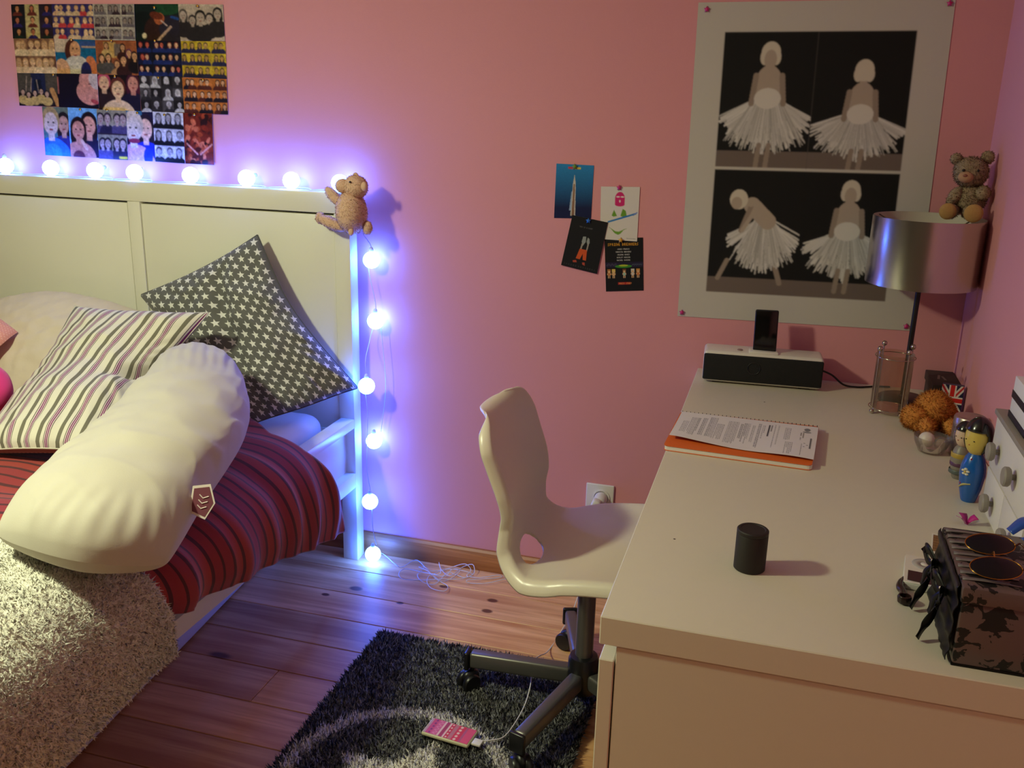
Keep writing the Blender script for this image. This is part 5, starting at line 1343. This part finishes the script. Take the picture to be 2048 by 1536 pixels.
# ------------------------------------------------------------------ lace box with ribbon, sunglasses, player and small bits
m, t, b = new_mat('lace_satin')
tc = t.new('ShaderNodeTexCoord'); n1 = t.new('ShaderNodeTexNoise'); n1.inputs['Scale'].default_value = 44; n1.inputs['Detail'].default_value = 6; n1.inputs['Distortion'].default_value = 1.6
t.link(tc.outputs['Object'], n1.inputs['Vector'])
v1 = t.new('ShaderNodeTexVoronoi'); v1.inputs['Scale'].default_value = 24; t.link(tc.outputs['Object'], v1.inputs['Vector'])
lace = t.m('GREATER_THAN', t.m('ADD', t.m('MULTIPLY', n1.outputs['Fac'], 1.2), t.m('MULTIPLY', t.m('SUBTRACT', .42, v1.outputs['Distance']), .9)), .60)
t.link(t.mix(lace, lin((100, 80, 80)), lin((9, 8, 9))), b.inputs['Base Color']); t.link(t.m('ADD', t.m('MULTIPLY', lace, .25), .32), b.inputs['Roughness'])
MATS['lace_satin'] = m; LACE = m
SATB = mat('black_satin', (7, 7, 7), rough=.42, spec=.25)
lb_ = thing('lace_box', (-.10, -1.285, ZT), 'box covered in mauve satin and black lace with a black ribbon, at the desk corner', 'box')
lx0, lx1, ly0, ly1, lz = -.186, -.012, -1.372, -1.185, .846
o = box('body', lx0, lx1, ly0, ly1, ZT, lz-.022, LACE, lb_, .003)
o = box('lid', lx0-.003, lx1+.003, ly0-.003, ly1+.003, lz-.024, lz, LACE, lb_, .004)
box('bottom_edge', lx0-.001, lx1, ly0-.001, ly1, ZT, ZT+.004, SATB, lb_, .001)
# ribbon band with gathered folds on the left side
n_, m_ = 60, 24; V = []
for i_ in range(n_):
    for j_ in range(m_):
        yv, zv = ly0+.004+(ly1-ly0-.006)*i_/(n_-1), ZT+.004+(lz-ZT-.006)*j_/(m_-1)
        V.append((lx0-.0045-.004*abs(mnoise.noise(Vector((yv*50+zv*70, zv*18, 1))))-.002*math.sin(zv*190), yv, zv))
F = [[i_*m_+j_, (i_+1)*m_+j_, (i_+1)*m_+j_+1, i_*m_+j_+1] for i_ in range(n_-1) for j_ in range(m_-1)]
rb = mesh('ribbon_side', V, F, SATB, lb_); md = rb.modifiers.new('t', 'SOLIDIFY'); md.thickness = .001
def strip(name, P, w, m, parent, side=(0, 0, 1), n=30, th=.0008):
    C_ = catmull(P, n); T_ = np.gradient(C_, axis=0); S_ = np.tile(np.array(side, float), (n, 1)); S_ = S_-T_*(np.sum(S_*T_, 1)/np.sum(T_*T_, 1))[:, None]; S_ /= np.linalg.norm(S_, axis=1)[:, None]
    ww = np.interp(np.linspace(0, 1, n), np.linspace(0, 1, len(w)), w)[:, None]; V = np.vstack([C_-S_*ww/2, C_+S_*ww/2]); F = [[k, k+1, n+k+1, n+k] for k in range(n-1)]
    o = mesh(name, V, F, m, parent); md = o.modifiers.new('t', 'SOLIDIFY'); md.thickness = th; return o
X0 = lx0-.008
for yc, sg in ((-1.215, 1), (-1.300, -1)):
    kp = np.array([X0, yc, .800])
    bk = ball('ribbon_knot', kp, (.006, .007, .007), SATB, lb_, 14, 9, None, .15, 20)
    strip('bow_loop', [kp, kp+[-.010, .020, .012], kp+[-.012, .034, .004], kp+[-.008, .022, -.008], kp], [.006, .014, .016, .012, .006], SATB, bk)
    strip('bow_loop', [kp, kp+[-.010, -.018, .008], kp+[-.012, -.030, -.004], kp+[-.008, -.018, -.012], kp], [.006, .014, .016, .012, .006], SATB, bk)
    strip('bow_tail', [kp, kp+[-.012, -.014, -.026], kp+[-.022, -.016, -.050], kp+[-.030, -.026, -.064]], [.006, .010, .012, .013], SATB, bk)
    strip('bow_tail', [kp, kp+[-.010, .012, -.022], kp+[-.012, .020, -.048]], [.006, .010, .012], SATB, bk)
    ball('gem', kp+[-.006, 0, .004], .0028, CHR, bk, 10, 7)
# satin folds on the lid
for k in range(9):
    yk = ly1-.012-k*.019; strip('lid_pleat', [(lx0, yk, lz+.0008), (lx0+.03, yk-.003, lz+.003), (lx0+.07, yk-.004, lz+.0012)], [.009, .007, .002], mat('grey_satin', (120, 112, 114), rough=.3), lb_, side=(0, 1, 0), n=10)

def ellipse_ring(c_, ax, ay, rx, ry, a0, a1, r, n=28):
    a = np.linspace(a0, a1, n); return tube_data(np.array(c_)+np.outer(np.cos(a)*rx, ax)+np.outer(np.sin(a)*ry, ay), r, 6)
sg_ = thing('sunglasses', (-.10, -1.27, lz), 'dark sunglasses with thin gold rims lying on the lace box', 'sunglasses')
LENS = mat('dark_lens', (12, 9, 9), rough=.15); GRM = mat('gold_rim', (206, 150, 60), rough=.25, metal=1.0)
la = []
for (u_, v_) in ((1980, 1088), (1992, 1136)):
    p_ = on_z(u_, v_, lz+.016); axx = np.array([.97, -.05, .10]); ayy = np.array([.10, .90, .35]); axx /= np.linalg.norm(axx); ayy -= axx*(ayy@axx); ayy /= np.linalg.norm(ayy)
    nz_ = np.cross(axx, ayy); V, F = ball_data((0, 0, 0), (.031, .020, .0016), 30, 10); V = V[:, :1]*axx+V[:, 1:2]*ayy+V[:, 2:]*nz_
    ln = mesh('lens', V+p_, F, LENS, sg_); V, F = ellipse_ring(p_, axx, ayy, .031, .020, 0, 2*math.pi, .0006, 44); mesh('rim', V, F, GRM, ln)
    la.append((p_, axx, ayy))
tube('bridge', [la[0][0]+la[0][1]*.0-la[0][2]*.020, (la[0][0]+la[1][0])/2+[0, 0, .006], la[1][0]+la[1][2]*.018], .0010, GRM, sg_, 6, 14)
for p_, ax_, ay_ in la:
    tube('temple', [p_+ax_*.031, p_+ax_*.040+[0, .004, 0], p_+ax_*.05+[0, -.03, -.012]], .0014, mat('brown_temple', (84, 40, 26), rough=.3), sg_, 6, 14)
br = thing('hair_ribbon', (-.05, -1.20, lz), 'glossy blue ribbon lying at the back of the lace box', 'ribbon')
BR = mat('blue_satin', (20, 76, 180), rough=.35, sheen=.4)
p_ = on_z(2020, 1068, lz+.006)
strip('loop', [p_+[0, .004, .002], p_+[.02, .012, .016], p_+[.045, .006, .012], p_+[.06, -.004, .002]], [.014, .02, .02, .014], BR, br, side=(0, 1, .6))
strip('tail', [p_+[.012, -.018, .002], p_+[.035, -.010, .010], p_+[.06, -.004, .008]], [.006, .010, .010], BR, br, side=(0, 1, .3))

# music player, face up
ic = [on_z(1813, 1168, ZT+.011), on_z(1818, 1112, ZT+.011), on_z(1886, 1120, ZT+.011), on_z(1881, 1180, ZT+.011)]
icn = sum(ic)/4; ia = math.atan2((ic[1]-ic[0])[1], (ic[1]-ic[0])[0])-math.pi/2
mp_ = thing('music_player', (icn[0], icn[1], ZT), 'white music player with a click wheel lying face up by the ribbon', 'music player')
def il(V): return rotz(V, ia)+np.array([icn[0], icn[1], ZT])
V, F = rbox((.061, .102, .0115), .003, 3); mesh('body', il(V+np.array([0, 0, .0060])), F, mat('steel_white_case', (206, 202, 198), rough=.3), mp_, sharp=40)
V, F = rbox((.059, .100, .0012), .0005, 1); mesh('front', il(V+np.array([0, 0, .0119])), F, WGL, mp_, sharp=40)
V, F = rbox((.050, .036, .0008), .0003, 1); mesh('screen', il(V+np.array([.001, -.026, .0128])), F, mat('player_screen', (58, 34, 36), rough=.25), mp_, sharp=40)
V, F = lathe_data([(.0195, 0), (.0195, .0007), (.0072, .0007), (.0072, 0)], 36, close=False); mesh('click_wheel', il(V+np.array([0, .024, .0125])), F, mat('wheel_grey', (176, 170, 166), rough=.4), mp_)
V, F = lathe_data([(0, 0), (.0068, 0), (.0068, .0008), (0, .0008)], 24); mesh('centre_button', il(V+np.array([0, .024, .0125])), F, WGL, mp_)
# little patterned card behind it
c = Canvas(30, 44, (228, 222, 214)); c.rect(.10, .06, 1, .74, (128, 90, 58)); 
for k in range(6): c.line(.14+.15*k, .06, .14+.15*k, .74, .02, (80, 50, 36)); c.line(.1, .12+.11*k, 1, .12+.11*k, .02, (160, 120, 80))
q = [on_z(1864, 1066, ZT+.001), on_z(1898, 1074, ZT+.001), on_z(1892, 1120, ZT+.001), on_z(1861, 1114, ZT+.001)]
tag(print_sheet('patterned_card', q, c, PAPER, thick=.0006), 'small brown patterned card with a white border beside the lace box', 'card')
# dark curled hair clip
ring_p = [on_z(u_, v_, ZT+.0075) for u_, v_ in ((1812, 1154), (1803, 1164), (1800, 1174), (1806, 1184), (1808, 1194))]
hc = thing('hair_clip', (ring_p[2][0], ring_p[2][1], ZT), 'small dark curled clip lying beside the music player', 'clip')
DBR = mat('dark_brown_gloss', (36, 22, 20), rough=.25)
tube('curl', ring_p, [.0035, .0055, .0058, .0055, .0062], DBR, hc, 14, 26)
q = ring_p[-1]; V, F = lathe_data([(.007, -.006), (.0095, -.004), (.0105, .004), (.0090, .0065), (.0070, .0065), (.0062, .001), (0, .001)], 24); mesh('cup', V+np.array([q[0], q[1]-.006, ZT+.0068]), F, DBR, hc, sharp=40)
# scrap of magenta tissue
p_ = on_z(1932, 1050, ZT); mg = thing('paper_bow', (p_[0], p_[1], ZT), 'scrap of magenta paper folded like a bow behind the lace box', 'paper')
for k, (a_, cc) in enumerate(((.3, (196, 30, 140)), (1.9, (170, 40, 130)), (3.4, (196, 120, 170)))):
    strip('paper_fold', [p_+[0, 0, .002], p_+[.008*math.cos(a_), .008*math.sin(a_), .012], p_+[.016*math.cos(a_), .016*math.sin(a_), .016]], [.004, .012, .016], mat('tissue_%d' % k, cc, rough=.6), mg, side=(-math.sin(a_), math.cos(a_), .2), n=10)

# ------------------------------------------------------------------ soft toys
def furry(root, name, c_, r, m, fur_col, nst, length, axes=None, disp=.05, parent=None, seg=24, rings=16, width=.0016):
    V, F = ball_data(c_, r, seg, rings, axes, disp, 24)
    o = mesh(name, V, F, m, parent or root)
    if nst:
        P_, N_ = surf_samples(V, F, nst); ctr_ = np.array(c_); s_ = np.sign(np.sum((P_-ctr_)*N_, 1)); N_ = N_*s_[:, None]
        cc = np.array(lin(fur_col))*(.65+.7*RNG.random((nst, 1))); sv, sf, sc2, sn_ = strands(P_, N_+[0, 0, -.2], length, width, cc, jitter=.5)
        tag(mesh('fur', sv, sf, pile_mat('plush_fur'), o, col=sc2, nrm=sn_), kind='stuff')
    return o
# orange plush flopped on the desk
OC = (222, 152, 78); OM = mat('orange_plush', (214, 140, 66), rough=.95, bscale=200, bstr=.6, nscale=60, namt=.25)
px_, py_ = -.092, -.345
op = thing('plush_toy', (px_, py_, ZT), 'shaggy orange plush toy slumped face down on the desk', 'soft toy', 'soft toys')
furry(op, 'body', (px_+.006, py_+.012, ZT+.046), (.040, .046, .040), OM, OC, 3600, .009)
furry(op, 'head', (px_-.034, py_-.012, ZT+.030), (.030, .030, .027), OM, OC, 1700, .008)
furry(op, 'ear', (px_-.050, py_-.004, ZT+.022), (.012, .016, .018), OM, (222, 170, 96), 500, .007)
furry(op, 'ear', (px_-.028, py_-.034, ZT+.020), (.013, .012, .017), OM, (186, 120, 60), 500, .007)
furry(op, 'arm', (px_-.014, py_-.050, ZT+.022), (.017, .028, .019), OM, OC, 900, .008)
furry(op, 'leg', (px_+.040, py_-.028, ZT+.020), (.019, .034, .019), OM, (230, 166, 92), 1000, .008)
furry(op, 'leg', (px_+.036, py_+.030, ZT+.030), (.022, .026, .026), OM, OC, 900, .008)
# grey-brown teddy sitting on the lamp shade
TC = (164, 142, 116); TM = mat('taupe_plush', TC, rough=.95, bscale=250, bstr=.6, nscale=70, namt=.25); SOLE = mat('ochre_plush', (186, 146, 90), rough=.95, bscale=250, bstr=.4)
zt_ = 1.190
tx, ty = -.050, -.120
td = thing('teddy_bear', (tx, ty, zt_), 'small grey-brown teddy bear sitting on the silver lamp shade', 'soft toy', 'soft toys')
furry(td, 'body', (tx+.004, ty, zt_+.046), (.033, .030, .040), TM, TC, 2400, .0055)
hd_ = furry(td, 'head', (tx-.006, ty-.010, zt_+.108), (.037, .034, .034), TM, TC, 2400, .0055)
mz = ball('muzzle', (tx-.020, ty-.040, zt_+.098), (.017, .014, .013), mat('muzzle_plush', (186, 146, 112), rough=.95, bscale=250, bstr=.3), hd_, 18, 12)
ball('nose', (tx-.024, ty-.053, zt_+.102), (.005, .0035, .0035), mat('nose_brown', (150, 96, 76), rough=.5), mz, 10, 7)
for ex in (-.027, .004): ball('eye', (tx+ex, ty-.0415, zt_+.113), .0034, BLK, hd_, 10, 7)
furry(td, 'ear', (tx-.040, ty-.004, zt_+.136), (.013, .008, .013), TM, TC, 350, .004); furry(td, 'ear', (tx+.026, ty-.004, zt_+.142), (.014, .008, .015), TM, TC, 350, .004)
furry(td, 'arm', (tx+.024, ty-.022, zt_+.062), (.017, .020, .017), TM, (170, 144, 112), 500, .0045); furry(td, 'arm', (tx-.032, ty-.012, zt_+.052), (.013, .014, .024), TM, TC, 500, .0045, frame_to((.55, .1, 1)))
for lx_, ly_, rr in ((-.048, -.036, .019), (.004, -.056, .021)):
    lg = furry(td, 'leg', (tx+lx_*.80, ty+ly_*.55, zt_+.018), (.018, .028, .017), TM, TC, 500, .0045)
    ball('foot_sole', (tx+lx_, ty+ly_-.012, zt_+.019), (rr, .009, rr), SOLE, lg, 18, 12)
# pinkish plush hanging on the headboard corner
HC = (222, 184, 160); HM = mat('beige_pink_plush', HC, rough=.95, bscale=260, bstr=.5, nscale=60, namt=.12)
hp = on_y(700, 440, -.115)
pg = thing('plush_toy', (hp[0], hp[1], 1.05), 'beige-pink plush animal hugging the top corner of the headboard', 'soft toy', 'soft toys')
def pp(u_, v_, y_): return on_y(u_, v_, y_)
furry(pg, 'body', pp(703, 425, -.118), (.054, .042, .060), HM, HC, 2600, .004, frame_to((-.08, 0, 1)), .03)
hd_ = furry(pg, 'head', pp(711, 374, -.115), (.035, .034, .033), HM, HC, 1300, .004, None, .03)
sn = furry(pg, 'snout', pp(686, 372, -.122), (.022, .021, .020), HM, (214, 170, 146), 500, .003, None, .02, parent=hd_)
ball('eye', pp(700, 364, -.150), .0030, BLK, hd_, 10, 7)
ball('ear', pp(711, 352, -.110), (.009, .007, .010), HM, hd_, 14, 9); ball('ear', pp(728, 373, -.140), (.009, .008, .013), HM, hd_, 14, 9)
furry(pg, 'arm', pp(668, 393, -.118), (.015, .015, .036), HM, HC, 500, .0035, frame_to((-.75, .1, .65)), .03)
furry(pg, 'leg', pp(664, 447, -.122), (.019, .017, .044), HM, HC, 900, .0035, frame_to((-.85, -.1, .35)), .03)
furry(pg, 'leg', pp(735, 456, -.110), (.014, .014, .020), HM, HC, 250, .0035, None, .03)
furry(pg, 'foot', pp(640, 436, -.120), (.013, .013, .017), HM, HC, 300, .0035, None, .03)
ball('tail', pp(702, 464, -.150), (.008, .007, .011), HM, pg, 14, 9)
